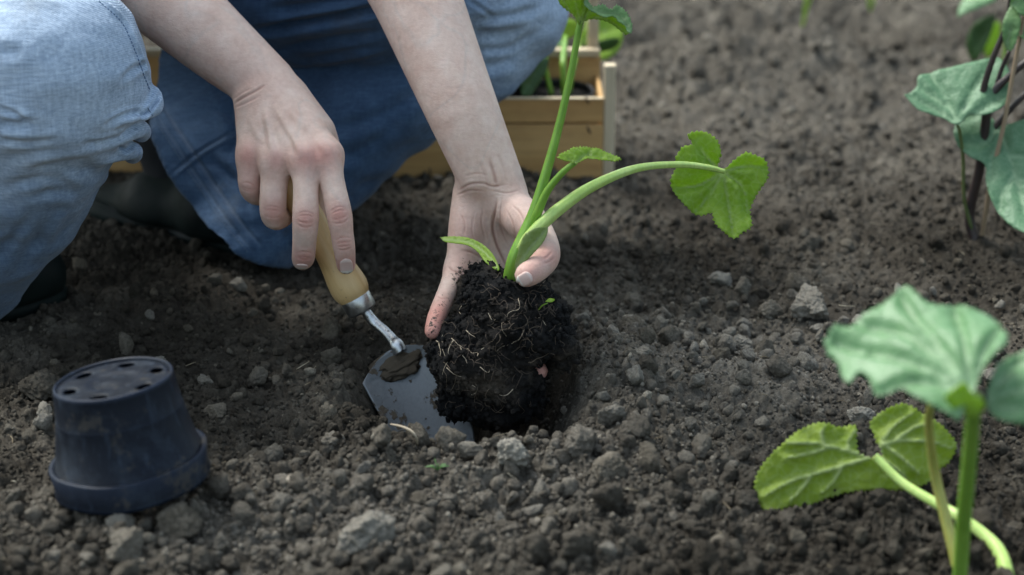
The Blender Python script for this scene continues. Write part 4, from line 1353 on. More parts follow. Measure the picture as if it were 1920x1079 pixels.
def wood_mat(name, c0, c1, c2, along='z', scale=30, rough=.6, str_=.2):
    t = NT(name)
    pos = t.coord('Object')
    m = t.new('ShaderNodeMapping'); m.inputs['Scale'].default_value = {'z': (1, 1, .06), 'x': (.06, 1, 1)}[along]; t.link(pos, m.inputs[0])
    n = t.noise(scale, 5, .65, m.outputs[0], .6); n2 = t.noise(scale * 6, 3, .6, m.outputs[0]); n3 = t.noise(14, 4, .6, pos)
    c = t.ramp(n, [(.3, c0), (.5, c1), (.72, c2)])
    c = t.mix(.6, c, t.ramp(n2, [(.35, (.80, .76, .70)), (.6, (1.05, 1.05, 1.05))]), 'MULTIPLY')
    c = t.mix(.7, c, t.ramp(n3, [(.30, (.62, .56, .50)), (.5, (1, 1, 1)), (.75, (1.08, 1.06, 1.04))]), 'MULTIPLY')
    t.out(c, rough, t.bump(n2, str_, .0006))
    return t.m
def handle_mat():
    t = NT('varnished ash handle')
    pos = t.coord('Object')
    m = t.new('ShaderNodeMapping'); m.inputs['Scale'].default_value = (1, 1, .08); t.link(pos, m.inputs[0])
    n = t.noise(110, 5, .65, m.outputs[0], .4)
    c = t.ramp(n, [(.3, (.46, .29, .12)), (.5, (.58, .39, .18)), (.72, (.66, .47, .24))])
    d = t.ramp(t.noise(170, 5, .8, pos), [(.64, (0, 0, 0)), (.70, (1, 1, 1))])
    near_end = t.attr('end')
    c = t.mix(t.math('MULTIPLY', d, near_end), c, (.07, .05, .035))
    t.out(c, .38, t.bump(n, .08, .0005), Specular__IOR__Level=0.45)
    return t.m
M_HANDLE = handle_mat()
A0, A1 = at(522, 305, 1.4535), at(666, 559, 1.434)
La = np.linalg.norm(A1 - A0)
tr = empty('hand_trowel', 'hand trowel with turned wooden handle and muddy grey steel blade, dug into the hole', 'trowel', loc=tuple(A1))
Mh = frame_obj(A0, A1 - A0, (1, 0, 0))
hp = [(0, -.002), (.006, -.0015), (.0105, .002), (.0125, .009), (.0128, .018), (.0118, .032), (.0112, .05), (.0112, La * .60), (.0120, La * .72), (.0142, La * .85), (.0148, La * .91), (.0142, La * .955), (.0128, La * .985), (.0118, La), (.0110, La + .0005)]
S_ = catmull(np.array([[a, b, 0] for a, b in hp]), 5)[:, :2]; S_[:, 0] = np.maximum(S_[:, 0], 0)
V_, F_ = lathe_arrays(S_, 48)
inv = tr.matrix_world.inverted()
def put(o, M):
    o.parent = tr; o.matrix_parent_inverse = Matrix.Identity(4); o.matrix_basis = Matrix.Translation(-Vector(A1)) @ M
hd = link('handle', mesh_np('handle', V_, F_, attrs={'end': np.clip((V_[:, 2] - La * .55) / (La * .3), 0, 1) * .9}), M_HANDLE); put(hd, Mh)
V_, F_ = lathe_arrays([(.0119, La - .001), (.0122, La), (.0120, La + .0105), (.0112, La + .0118), (.0095, La + .0124), (.004, La + .0126), (0.0001, La + .0126)], 48)
fe = link('ferrule', mesh_np('ferrule', V_, F_), M_FERR); put(fe, Mh)
F1 = np.array((Mh @ Vector((0, 0, La + .008)))[:])
neck = at(744, 648, 1.407)
ctrl = [np.append(F1, .0036), np.append(at(686, 585, 1.430), .0037), np.append(at(701, 604, 1.427), .0041), np.append(at(722, 622, 1.419), .0040), np.append(at(738, 640, 1.411), .0044), np.append(neck, .0056), np.append(at(752, 662, 1.404), .0050)]
V_, F_ = tube_arrays(ctrl, n=6, sides=16, wob=.02)
sh = link('shank', mesh_np('shank', V_, F_), M_STEEL); put(sh, Matrix.Identity(4))
ba = np.array([.0394, -.046, -.069]); bl = np.linalg.norm(ba); ba /= bl
bw = np.array([.0555, .020, .0185]); bw -= ba * (bw @ ba); bw /= np.linalg.norm(bw)
bn = np.cross(bw, ba); bn = bn if bn[1] < 0 else -bn
B0 = at(738, 655, 1.407)
nu, nv = 41, 61
Vb_ = []
for i in range(nv):
    v = i / (nv - 1)
    s = v * .108
    if v < .14: hwid = .0335 * math.sqrt(max(.02, 1 - ((.14 - v) / .14) ** 2.2)) if v > 0 else .006
    elif v < .62: hwid = .0335 - .0035 * (v - .14) / .48
    else: hwid = .030 * math.sqrt(max(.0, 1 - ((v - .62) / .385) ** 2.4))
    for j in range(nu):
        u = j / (nu - 1) * 2 - 1
        x = u * hwid
        sag = .0085 * (1 - (x / .0315) ** 2) * min(1, v * 5 + .25)           # dished along its length
        droop = .010 * (x / .0315) ** 2 * max(0, (.16 - v) / .16)
        Vb_.append(B0 + ba * (s + droop) + bw * x - bn * sag + bn * .004)
i = np.arange(nv - 1)[:, None] * nu; j = np.arange(nu - 1)[None, :]
Q = np.stack([i + j, i + j + 1, i + nu + j + 1, i + nu + j], -1).reshape(-1, 4)
bla = link('blade', mesh_np('blade', np.array(Vb_), Q), M_BLADE); put(bla, Matrix.Identity(4))
md = bla.modifiers.new('thick', 'SOLIDIFY'); md.thickness = .0013; md.offset = 0
tmud = NT('drying mud'); M_MUD = tmud.out(tmud.ramp(tmud.noise(220, 5, .7), [(.3, (.085, .064, .042)), (.7, (.20, .158, .112))]), .95, tmud.bump(tmud.noise(300, 5, .7), .9, .002))
Vc, Fc = ICO[4]
parts = []
rgm = np.random.default_rng(4)
for (u, s, r1, r2, th) in [(.016, .012, .021, .0095, .0030)]:
    r = 1 + .9 * fbm3(Vc + u * 900, 2.2, 4, 9, .6)
    q = Vc * r[:, None]
    x0 = u; sag = .0085 * (1 - (x0 / .0315) ** 2)
    parts.append((B0 + ba * (s) - bn * (sag - .005) + q[:, :1] * r1 * bw + q[:, 1:2] * r2 * ba + q[:, 2:3] * th * bn, [Fc]))
for V_, F_ in parts:
    dm = link('dried_mud', mesh_np('dried_mud', V_, F_), M_MUD, bla)
# ------------------------------------------------------------------ foliage
def leaf_mat(name, top, deep, vein, rough=.5, trans=.35, tcol=(.20, .34, .03), spots=0.0):
    t = NT(name)
    pos = t.new('ShaderNodeNewGeometry').outputs['Position']
    v = t.attr('vein'); n = t.noise(40, 4, .6, pos); n2 = t.noise(300, 4, .7, pos)
    c = t.ramp(n, [(.3, deep), (.7, top)])
    c = t.mix(.5, c, t.ramp(n2, [(.3, (.82, .86, .8)), (.7, (1.12, 1.1, 1.1))]), 'MULTIPLY')
    c = t.mix(t.math('MULTIPLY', v, .9), c, vein)
    vo = t.new('ShaderNodeTexVoronoi'); vo.feature = 'DISTANCE_TO_EDGE'; vo.inputs['Scale'].default_value = 150; t.link(pos, vo.inputs['Vector'])
    c = t.mix(t.math('MULTIPLY', t.ramp(vo.outputs['Distance'], [(0, (1, 1, 1)), (.10, (0, 0, 0))]), .28), c, vein)
    if spots:
        s_ = t.ramp(t.noise(420, 4, .8, pos), [(.70 - spots * .08, (0, 0, 0)), (.73 - spots * .08, (1, 1, 1))])
        c = t.mix(s_, c, (.03, .028, .02))
    b = t.bump(t.math('ADD', n2, t.math('MULTIPLY', v, .5)), .4, .0010)
    vor = t.new('ShaderNodeTexVoronoi'); vor.inputs['Scale'].default_value = 330; t.link(pos, vor.inputs['Vector'])
    b = t.bump(vor.outputs['Distance'], .35, .0009, b)
    t.out(c, rough, b, Specular__IOR__Level=0.4)
    tr_ = t.new('ShaderNodeBsdfTranslucent')
    t.link(t.mix(t.math('MULTIPLY', v, .5), tcol, vein), tr_.inputs[0]); t.link(b, tr_.inputs['Normal'])
    mx = t.new('ShaderNodeMixShader'); mx.inputs[0].default_value = trans
    t.link(t.b.outputs[0], mx.inputs[1]); t.link(tr_.outputs[0], mx.inputs[2])
    t.link(mx.outputs[0], t.n['Material Output'].inputs[0])
    return t.m
M_LEAF = leaf_mat('young courgette leaf', (.33, .49, .050), (.22, .39, .035), (.50, .64, .24), trans=.5, tcol=(.40, .58, .04))
M_LEAF_PALE = leaf_mat('courgette leaf top', (.17, .31, .13), (.115, .25, .085), (.28, .42, .20), .42)
M_LEAF_BLUE = leaf_mat('blue green leaf', (.165, .320, .155), (.100, .235, .090), (.32, .48, .28), .40, .22, (.12, .26, .06))
M_LEAF_UNDER = leaf_mat('leaf underside', (.34, .44, .060), (.26, .38, .038), (.52, .62, .30), .6, .45, (.42, .54, .06), .5)
M_COTY = leaf_mat('seed leaf', (.26, .34, .11), (.19, .28, .07), (.32, .40, .18), .45, .3, (.3, .4, .1), .4)
M_BEAN = leaf_mat('bean leaf', (.135, .270, .150), (.090, .205, .105), (.28, .43, .26), .5, .20, (.10, .24, .05))
M_DEEP = leaf_mat('dark green leaf and leaf shade', (.050, .115, .030), (.030, .075, .020), (.09, .17, .06), .45, .25, (.06, .16, .02))
def stem_mat(name, c0, c1, rough=.4):
    t = NT(name); pos = t.new('ShaderNodeNewGeometry').outputs['Position']
    m = t.new('ShaderNodeMapping'); m.inputs['Scale'].default_value = (1, 1, .12); t.link(pos, m.inputs[0])
    n = t.noise(420, 3, .6, m.outputs[0]); n2 = t.noise(40, 4, .6, pos)
    c = t.mix(.5, t.ramp(n2, [(.3, c0), (.7, c1)]), t.ramp(n, [(.3, (.8, .84, .8)), (.7, (1.2, 1.15, 1.15))]), 'MULTIPLY')
    return t.out(c, rough, t.bump(n, .3, .0006), Specular__IOR__Level=0.45, Subsurface__Weight=.15, Subsurface__Scale=.004)
M_STEM = stem_mat('green stem', (.145, .30, .03), (.22, .41, .06))
M_STEM_P = stem_mat('pale stem', (.38, .56, .13), (.50, .66, .22))
M_STEM_Y = stem_mat('yellow stem', (.32, .33, .07), (.42, .42, .12))
M_STEM_O = stem_mat('olive stem', (.085, .12, .04), (.13, .17, .06))
M_STEM_D = stem_mat('purple brown stem', (.022, .016, .018), (.050, .035, .032))

def plane_at(px, py, p0, n):
    d = ray(px, py); o = np.array([0, 0, CAM_Z])
    return o + d * (((p0 - o) @ n) / (d @ n))

def leaf_arrays(outline, c, Y0, n, veins=(), step=6, wav=.004, wf=22, teeth=2.0, seed=0, cup=0.0, pucker=.0012, vw=3.0, smooth=True, tfreq=9, puff=.0030):
    n = np.array(n, float); n /= np.linalg.norm(n)
    p0 = at(c[0], c[1], Y0)
    O = np.array(outline, float)
    B = catmull(np.vstack([O, O[:1]]), 6 if smooth else 1)[:-1] if smooth else O
    # resample evenly, add teeth
    seg = np.linalg.norm(np.diff(np.vstack([B, B[:1]]), axis=0), axis=1); s = np.concatenate([[0], np.cumsum(seg)])
    m = max(24, int(s[-1] / (step * .6)))
    q = np.linspace(0, s[-1], m, endpoint=False); Bc = np.vstack([B, B[:1]])
    B = np.stack([np.interp(q, s, Bc[:, 0]), np.interp(q, s, Bc[:, 1])], 1)
    T = np.roll(B, -1, 0) - np.roll(B, 1, 0); Nn = np.stack([T[:, 1], -T[:, 0]], 1); Nn /= np.linalg.norm(Nn, axis=1)[:, None] + 1e-9
    rg_ = np.random.default_rng(seed)
    th = (np.abs(((q / tfreq) % 1) - .5) - .25) * 4 * teeth + rg_.normal(0, .22 * teeth, m)
    B = B + Nn * th[:, None]
    P, T = cdt_sheet(B, [], step)
    W = np.array([plane_at(x, y, p0, n) for x, y in P])
    v = np.zeros(len(P)); dmin = np.full(len(P), 16.0)
    for vl in veins:
        vl = np.array(vl, float)
        vl = catmull(vl, 6) if len(vl) > 2 else vl
        d, t_ = seg_dist(P, vl)
        dmin = np.minimum(dmin, d)
        wv = vw * (1.1 - .75 * t_)
        v = np.maximum(v, np.exp(-(d / wv) ** 2))
    sz = np.linalg.norm(W - p0, axis=1)
    h = wav * fbm3(W + seed * 3.7, wf, 2, seed) * 2 + cup * sz ** 2
    h = h + puff * np.minimum(1, dmin / 16.0) ** .8 - pucker * 1.0 * v + abs(pucker) * 1.2 * fbm3(W, 190, 2, seed + 3)
    W = W + n * h[:, None]
    return W, T, v

def leaf(name, mat, parent, *a, **k):
    W, T, v = leaf_arrays(*a, **k)
    o = link(name, mesh_np(name, W, T, attrs={'vein': v}), mat, parent)
    md = o.modifiers.new('thick', 'SOLIDIFY'); md.thickness = .0005; md.offset = 0
    return o

def S(rows): return [np.append(at(a, b, Y), r) for a, b, Y, r in rows]

# --- the seedling in the hand
sd = empty('courgette_seedling', 'courgette seedling held by its root ball, with three stalked leaves and two seed leaves', 'seedling')
tb = NT('peat and roots'); pos = tb.new('ShaderNodeNewGeometry').outputs['Position']
big = tb.noise(24, 3, .6, pos); n2 = tb.noise(300, 5, .75, pos)
cc = tb.ramp(big, [(.45, (.008, .008, .009)), (.57, (.020, .017, .015)), (.68, (.085, .070, .055))])
cc = tb.mix(1.0, cc, tb.ramp(n2, [(.3, (.45, .45, .45)), (.5, (1, 1, 1)), (.72, (2.0, 1.9, 1.8))]), 'MULTIPLY')
M_PEAT = tb.out(cc, .9, tb.bump(tb.noise(380, 6, .8, pos), 1.0, .004), Specular__IOR__Level=.3)
rb = Shape()
E_ = lambda px, py, Y, rx, ry, rz: Ell(at(px, py, Y), (rx, ry, rz), None, .02)
rb.group(.02, [E_(942, 600, 1.374, .030, .038, .028), E_(922, 568, 1.376, .022, .030, .024), E_(880, 672, 1.366, .030, .034, .024), E_(925, 700, 1.366, .040, .036, .030),
               E_(985, 606, 1.366, .022, .034, .022), E_(1040, 645, 1.362, .016, .014, .010), E_(1015, 628, 1.366, .016, .018, .016), E_(885, 735, 1.362, .020, .022, .018), E_(948, 670, 1.366, .018, .028, .024), E_(935, 750, 1.364, .018, .018, .014)])
TIP = at(1020, 694, 1.338)
rb.post = lambda P, D: np.maximum(D, .0125 - np.linalg.norm((P - TIP) * np.array([1, .5, 1]), axis=1))
Vr, Fr = sdf_arrays(rb, .0022); Vr = relax(Vr, Fr, 1, .4); Fr = orient_out(Vr, Fr); Nr = vnormals(Vr, Fr)
hgt = .018 * fbm3(Vr, 32, 3, 3) + .0062 * fbm3(Vr, 105, 3, 7, .7) + .0040 * np.maximum(0, fbm3(Vr, 260, 2, 9, .7))
Vr = Vr + Nr * hgt[:, None]
ball = link('root_ball', mesh_np('root_ball', Vr, Fr), M_PEAT, sd)
Nr = vnormals(Vr, Fr)
rgr = np.random.default_rng(8)
Vc, Fc = ICO[2]
idx = rgr.choice(len(Vr), 2600)
parts = []
for ii in idx:
    r = .0007 + .0021 * rgr.random() ** 3
    q = Vc * (1 + .35 * rgr.normal(size=len(Vc)) * .5)[:, None] * r * rgr.uniform(.6, 1.2, 3)
    parts.append((Vr[ii] + Nr[ii] * r * .5 + q, [Fc]))
V_, F_ = merge_arrays(parts)
pc_ = link('peat_crumbs', mesh_np('peat_crumbs', V_, F_), M_PEAT, sd); pc_['kind'] = 'stuff'
bvh_r = BVHTree.FromPolygons([tuple(v) for v in Vr], [tuple(int(i) for i in f) for F0 in Fr for f in F0])
M_ROOT = NT('white root').out((.46, .38, .28), .6)
M_ROOTD = NT('brown root').out((.075, .055, .04), .8)
def root_line(pts, r, mat, name='root', lift=.0012):
    rows = []
    for x, y in catmull(np.array(pts, float), 5):
        h, n_ = cast(bvh_r, x, y)
        if h is None: continue
        rows.append(np.append(np.array(h) + np.array(n_) * lift, r))
    keep = [rows[0]] if rows else []
    for q_ in rows[1:]:
        if np.linalg.norm(q_[:3] - keep[-1][:3]) < .007: keep.append(q_)
    rows = keep
    if len(rows) < 3: return
    R_ = np.array(rows); R_[1:-1, :3] = (R_[:-2, :3] + R_[1:-1, :3] + R_[2:, :3]) / 3
    R_[:, 3] *= np.linspace(1, .45, len(R_))
    V_, F_ = tube_arrays(R_, n=2, sides=6)
    link(name, mesh_np(name, V_, F_), mat, sd)
for pts in [[(853, 597), (855, 620), (866, 640), (874, 655), (872, 672)], [(874, 620), (882, 628), (891, 634)], [(862, 652), (868, 668), (876, 680)], [(896, 668), (900, 660), (908, 655)],
            [(880, 740), (890, 736), (893, 728), (885, 722)], [(915, 590), (925, 600), (932, 596)], [(1010, 595), (1017, 604), (1022, 612)], [(838, 690), (850, 700), (866, 706)], [(850, 640), (842, 656), (846, 670)],
            [(900, 690), (915, 700), (922, 694)], [(960, 730), (948, 742), (938, 740)], [(820, 640), (828, 655), (826, 668)]]:
    root_line(pts, .00036, M_ROOT)
M_ROOTM = NT('pale brown root').out((.16, .12, .085), .7)
for k in range(16):
    a = np.array([rgr.uniform(830, 1020), rgr.uniform(540, 740)]); an = rgr.uniform(.6, 2.4); pts = [a]
    for _ in range(rgr.integers(4, 9)):
        an += rgr.normal(0, .5); a = a + np.array([math.cos(an), math.sin(an)]) * rgr.uniform(7, 13); pts.append(a)
    root_line(pts, rgr.uniform(.00016, .00030), M_ROOTM if k % 3 else M_ROOT, lift=.0016)
fp = []
for k in range(150):
    a = np.array([rgr.uniform(805, 1050), rgr.uniform(520, 770)]); an = rgr.uniform(0, 6.28); pts = [a]
    for _ in range(4):
        an += rgr.normal(0, .8); a = a + np.array([math.cos(an), math.sin(an)]) * rgr.uniform(4, 11); pts.append(a)
    rows = []
    for q_, (x, y) in enumerate(pts):
        h, n_ = cast(bvh_r, x, y)
        if h is None: rows = []; break
        rows.append(np.append(np.array(h) + np.array(n_) * rgr.uniform(.0005, .004), .00022))
    if len(rows) > 3 and max(np.linalg.norm(rows[i_][:3] - rows[i_ + 1][:3]) for i_ in range(len(rows) - 1)) < .012:
        fp.append(tube_arrays(rows, n=3, sides=4))
V_, F_ = merge_arrays(fp)
o = link('fine_roots', mesh_np('fine_roots', V_, F_), M_ROOTD, sd); o['kind'] = 'stuff'
# stalks
tube('stem', S([(952, 545, 1.372, .0050), (956, 522, 1.366, .0052), (966, 484, 1.366, .0056), (982, 446, 1.372, .0052), (1001, 400, 1.378, .0044), (1018, 345, 1.384, .0038), (1046, 245, 1.392, .0031), (1070, 140, 1.398, .0026), (1087, 46, 1.402, .0024), (1093, 30, 1.404, .0030)]), M_STEM, sd, n=8, sides=18, ridges=6, ridge_amp=.07)
tube('leaf_stalk', S([(996, 432, 1.376, .0040), (1008, 400, 1.372, .0034), (1027, 358, 1.370, .0028), (1055, 324, 1.368, .0024), (1079, 305, 1.366, .0020)]), M_STEM, sd, n=7, sides=12, ridges=5, ridge_amp=.06)
tube('leaf_stalk', S([(962, 500, 1.368, .0030), (980, 462, 1.366, .0042), (1010, 427, 1.366, .0045), (1050, 391, 1.372, .0043), (1110, 350, 1.390, .0038), (1190, 317, 1.415, .0031), (1270, 309, 1.44, .0026), (1325, 314, 1.452, .0022), (1358, 322, 1.458, .0018)]), M_STEM_P, sd, n=8, sides=18, ridges=6, ridge_amp=.09)
leaf('seed_leaf', M_COTY, sd, [(1028, 425), (1026, 440), (1018, 456), (1004, 472), (986, 491), (968, 508), (966, 496), (970, 480), (977, 458), (984, 441), (1004, 429)], (995, 465), 1.352, (-.1, -.9, .35), [[(966, 506), (990, 470), (1024, 430)]], step=4, teeth=.3, wav=.0008, pucker=.0004, seed=3)
leaf('seed_leaf', M_LEAF, sd, [(826, 447), (852, 446), (880, 449), (906, 461), (926, 481), (937, 508), (926, 506), (910, 494), (896, 474), (878, 463), (855, 459), (836, 456)], (890, 468), 1.39, (-.25, -.45, .85), [[(828, 450), (880, 456), (915, 480), (934, 505)]], step=4, teeth=.3, wav=.0010, pucker=.0004, seed=4)
# drooping leaf at the end of the long stalk
leaf('leaf', M_LEAF, sd, [(1358, 318), (1347, 312), (1351, 292), (1343, 269), (1328, 256), (1307, 251), (1286, 258), (1297, 274), (1277, 280), (1265, 298), (1266, 316), (1257, 340), (1268, 365), (1288, 387), (1314, 403), (1336, 398), (1338, 414), (1350, 432), (1374, 449), (1391, 438), (1408, 426), (1409, 388), (1425, 356), (1440, 334), (1436, 305), (1416, 296), (1396, 289), (1376, 302)],
     (1350, 345), 1.462, (.05, -.86, .5), [[(1357, 321), (1320, 290), (1300, 262)], [(1357, 321), (1310, 345), (1268, 350)], [(1357, 321), (1330, 365), (1305, 395)], [(1357, 321), (1368, 380), (1374, 440)], [(1357, 321), (1395, 350), (1405, 400)], [(1357, 321), (1390, 312), (1430, 312)]],
     step=5, teeth=2.2, wav=.008, wf=26, seed=5, vw=2.8, puff=.0045)
leaf('leaf', M_LEAF, sd, [(1046, 299), (1052, 290), (1072, 283), (1095, 279), (1118, 282), (1138, 290), (1163, 303), (1158, 308), (1143, 307), (1124, 304), (1102, 302), (1081, 306), (1064, 303), (1050, 303)], (1100, 294), 1.366, (.0, -.55, .84), [[(1080, 305), (1100, 292), (1150, 303)], [(1080, 305), (1060, 295)], [(1080, 305), (1110, 284)]], step=3.5, teeth=2.0, wav=.002, seed=6, vw=1.8, pucker=.0018, tfreq=6)
leaf('leaf', M_LEAF, sd, [(1038, -60), (1046, -2), (1060, 16), (1074, 28), (1085, 45), (1092, 42), (1097, 26), (1100, 8), (1099, -60)], (1075, 0), 1.398, (.1, -.93, -.1), [[(1090, 44), (1080, 10), (1070, -50)], [(1090, 44), (1062, 12), (1048, -20)], [(1090, 44), (1094, 10), (1094, -50)]], step=4, teeth=1, wav=.002, seed=7, vw=2.2)
leaf('leaf', M_LEAF, sd, [(1089, 45), (1096, 20), (1098, 0), (1110, 16), (1130, 22), (1150, 30), (1165, 44), (1178, 56), (1175, 66), (1166, 60), (1150, 47), (1132, 39), (1112, 36), (1098, 40)], (1120, 32), 1.400, (.15, -.9, .1), [[(1090, 44), (1125, 32), (1170, 56)], [(1090, 44), (1105, 20)]], step=4, teeth=1.2, wav=.0025, seed=8, vw=2.2)
leaf('leaf', M_LEAF_PALE, sd, [(1096, -20), (1104, 6), (1113, 14), (1130, 14), (1144, 20), (1153, 15), (1163, 18), (1174, 29), (1182, 44), (1184, 58), (1180, 71), (1174, 66), (1170, 54), (1158, 48), (1151, 34), (1134, 39), (1122, 34), (1112, 26), (1100, 18), (1094, 0)], (1135, 28), 1.388, (.15, -.6, .78), [[(1098, 10), (1125, 24), (1160, 30), (1178, 55)]], step=4, teeth=1.8, wav=.003, seed=9, vw=2.0, pucker=.0018, tfreq=6)
# the little weed growing out of the root ball
wd = empty('weed_sprout', 'tiny green weed sprouting from the right side of the root ball', 'weed')
tube('stem', S([(1008, 584, 1.345, .0005), (1016, 574, 1.338, .0005), (1026, 569, 1.334, .0004)]), M_STEM, wd, n=4, sides=6)
leaf('leaf', M_LEAF, wd, [(1022, 570), (1030, 564), (1040, 566), (1034, 571)], (1030, 567), 1.334, (0, -.6, .8), step=2.5, teeth=0, wav=.0003, pucker=0)

# --- foreground plant, bottom right
fg = empty('courgette_plant', 'blurred young courgette plant at the bottom right corner, one leaf bent down to the soil', 'plant')
fgb = gat(1800, 1135)
def SB(rows, last=None): return S(rows)
tube('leaf_stalk', S([(1796, 1150, 1.045, .0042), (1800, 1079, 1.035, .0042), (1806, 990, 1.018, .0042), (1817, 870, .99, .0040), (1826, 765, .962, .0038), (1829, 745, .958, .0042)]), M_STEM, fg, n=8, sides=16, ridges=6, ridge_amp=.07)
tube('leaf_stalk', S([(1806, 1150, 1.055, .0040), (1795, 1060, 1.070, .0038), (1770, 960, 1.085, .0034), (1752, 880, 1.090, .0030), (1742, 800, 1.075, .0026), (1745, 765, 1.05, .0024), (1755, 735, 1.02, .0022)]), M_STEM_Y, fg, n=8, sides=14, ridges=5, ridge_amp=.06)
tube('leaf_stalk', S([(1905, 1150, 1.05, .0044), (1890, 1085, 1.065, .0045), (1876, 1040, 1.080, .0045), (1850, 1008, 1.093, .0040), (1800, 970, 1.108, .0036), (1765, 950, 1.120, .0034), (1695, 908, 1.140, .0030), (1652, 868, 1.152, .0028), (1640, 855, 1.155, .0026)]), M_STEM_P, fg, n=8, sides=16, ridges=6, ridge_amp=.08)
leaf('leaf', M_LEAF_BLUE, fg, [(1547, 641), (1566, 620), (1594, 621), (1612, 600), (1644, 583), (1672, 568), (1684, 549), (1706, 546), (1722, 561), (1738, 577), (1768, 580), (1794, 574), (1826, 584), (1852, 602), (1876, 628), (1890, 655), (1885, 678), (1860, 698), (1840, 718), (1826, 742), (1812, 762), (1800, 792), (1774, 784), (1736, 770), (1710, 757), (1686, 738), (1658, 757), (1640, 744), (1629, 718), (1613, 706), (1593, 726), (1579, 708), (1570, 678), (1551, 660)],
     (1715, 670), .962, (-.22, -.42, .88), [[(1822, 742), (1700, 690), (1560, 640)], [(1822, 742), (1750, 650), (1690, 560)], [(1822, 742), (1810, 660), (1790, 582)], [(1822, 742), (1850, 680), (1872, 640)], [(1822, 742), (1720, 730), (1650, 745)], [(1822, 742), (1700, 640), (1610, 610)]],
     step=8, teeth=2.5, wav=.010, wf=20, seed=11, vw=5.0, cup=-1.2, tfreq=16, puff=.005)
leaf('leaf', M_LEAF, fg, [(1768, 742), (1790, 725), (1806, 716), (1822, 735), (1843, 750), (1842, 765), (1826, 780), (1802, 770), (1780, 760)], (1810, 750), .925, (.1, -.9, .1), [], step=6, teeth=.5, wav=.003, seed=12)
leaf('leaf', M_LEAF_BLUE, fg, [(1868, 690), (1894, 672), (1950, 660), (2010, 690), (2020, 760), (1960, 800), (1900, 800), (1868, 790), (1851, 770), (1850, 742), (1858, 715)], (1930, 730), .95, (-.05, -.5, .85), [[(1845, 760), (1900, 740), (1980, 720)], [(1845, 760), (1880, 710), (1910, 680)], [(1845, 760), (1900, 775), (1960, 780)]], step=8, teeth=2.0, wav=.007, seed=13, vw=4)
leaf('leaf', M_LEAF_UNDER, fg, [(1640, 862), (1624, 857), (1610, 848), (1607, 830), (1604, 798), (1577, 801), (1541, 792), (1510, 802), (1484, 818), (1447, 852), (1421, 888), (1416, 919), (1427, 950), (1447, 968), (1478, 950), (1504, 953), (1551, 935), (1598, 922), (1650, 920), (1691, 919), (1737, 909), (1763, 883), (1784, 867), (1795, 836), (1783, 815), (1763, 795), (1737, 779), (1701, 758), (1670, 764), (1634, 789), (1637, 812), (1648, 840), (1652, 856)],
     (1600, 870), 1.166, (-.02, -.90, .43), [[(1632, 858), (1590, 846), (1530, 832), (1478, 832)], [(1632, 858), (1560, 880), (1490, 900), (1435, 930)], [(1632, 858), (1590, 842), (1604, 806)], [(1560, 838), (1520, 850), (1470, 860)], [(1580, 872), (1560, 905), (1540, 925)], [(1648, 852), (1652, 830), (1675, 800), (1712, 775)], [(1652, 832), (1700, 826), (1750, 830), (1788, 842)], [(1652, 832), (1690, 860), (1725, 890)], [(1650, 860), (1690, 890), (1700, 912)], [(1675, 828), (1715, 802), (1745, 795)], [(1520, 892), (1500, 920), (1480, 940)], [(1545, 834), (1540, 812), (1545, 800)]],
     step=5, teeth=2.6, wav=.006, wf=22, seed=14, vw=3.6, pucker=-.0016, tfreq=10, puff=-.0028)

# --- bean plant, right edge
bp = empty('bean_plant', 'young bean plant with dark purple stems and heart shaped leaves at the right edge', 'plant')
BY = 1.665
tube('stem', S([(1830, 470, 1.655, .0050), (1827, 450, 1.66, .0048), (1818, 400, BY, .0046), (1836, 320, BY, .0044), (1846, 250, BY, .0042), (1852, 205, BY, .0042), (1868, 168, BY, .0036), (1890, 146, BY, .0032), (1922, 118, BY, .0028), (1970, 85, BY, .0026)]), M_STEM_D, bp, n=8, sides=12)
tube('stem', S([(1850, 215, BY, .0036), (1842, 195, BY, .0034), (1846, 160, BY, .0030), (1863, 107, BY, .0027), (1884, 55, BY, .0024), (1895, 0, BY, .0022), (1900, -50, BY, .0020)]), M_STEM_D, bp, n=8, sides=12)
tube('stem', S([(1842, 300, 1.67, .0030), (1862, 246, 1.67, .0030), (1888, 213, 1.67, .0028), (1925, 175, 1.67, .0026), (1970, 140, 1.67, .0024)]), M_STEM_D, bp, n=8, sides=12)
tube('stem', S([(1866, 170, 1.668, .0022), (1878, 130, 1.67, .0020), (1893, 95, 1.67, .0018)]), M_STEM_D, bp, n=6, sides=10)
tube('leaf_stalk', S([(1822, 430, 1.66, .0018), (1808, 372, 1.662, .0017), (1806, 300, 1.66, .0016), (1800, 250, 1.655, .0015), (1794, 232, 1.65, .0014)]), M_STEM_O, bp, n=7, sides=10)
leaf('leaf', M_BEAN, bp, [(1696, 185), (1711, 178), (1720, 165), (1722, 149), (1747, 138), (1787, 129), (1831, 118), (1867, 109), (1885, 122), (1895, 145), (1892, 175), (1887, 196), (1866, 213), (1845, 218), (1818, 218), (1794, 235), (1769, 224), (1729, 214), (1716, 207)], (1790, 175), 1.672, (-.2, -.62, .76),
     [[(1795, 232), (1770, 180), (1745, 142)], [(1795, 232), (1750, 205), (1705, 186)], [(1795, 232), (1820, 180), (1862, 118)], [(1795, 232), (1845, 205), (1885, 175)], [(1782, 205), (1740, 180), (1724, 170)]], step=6, teeth=.6, wav=.006, wf=14, seed=21, vw=2.6)
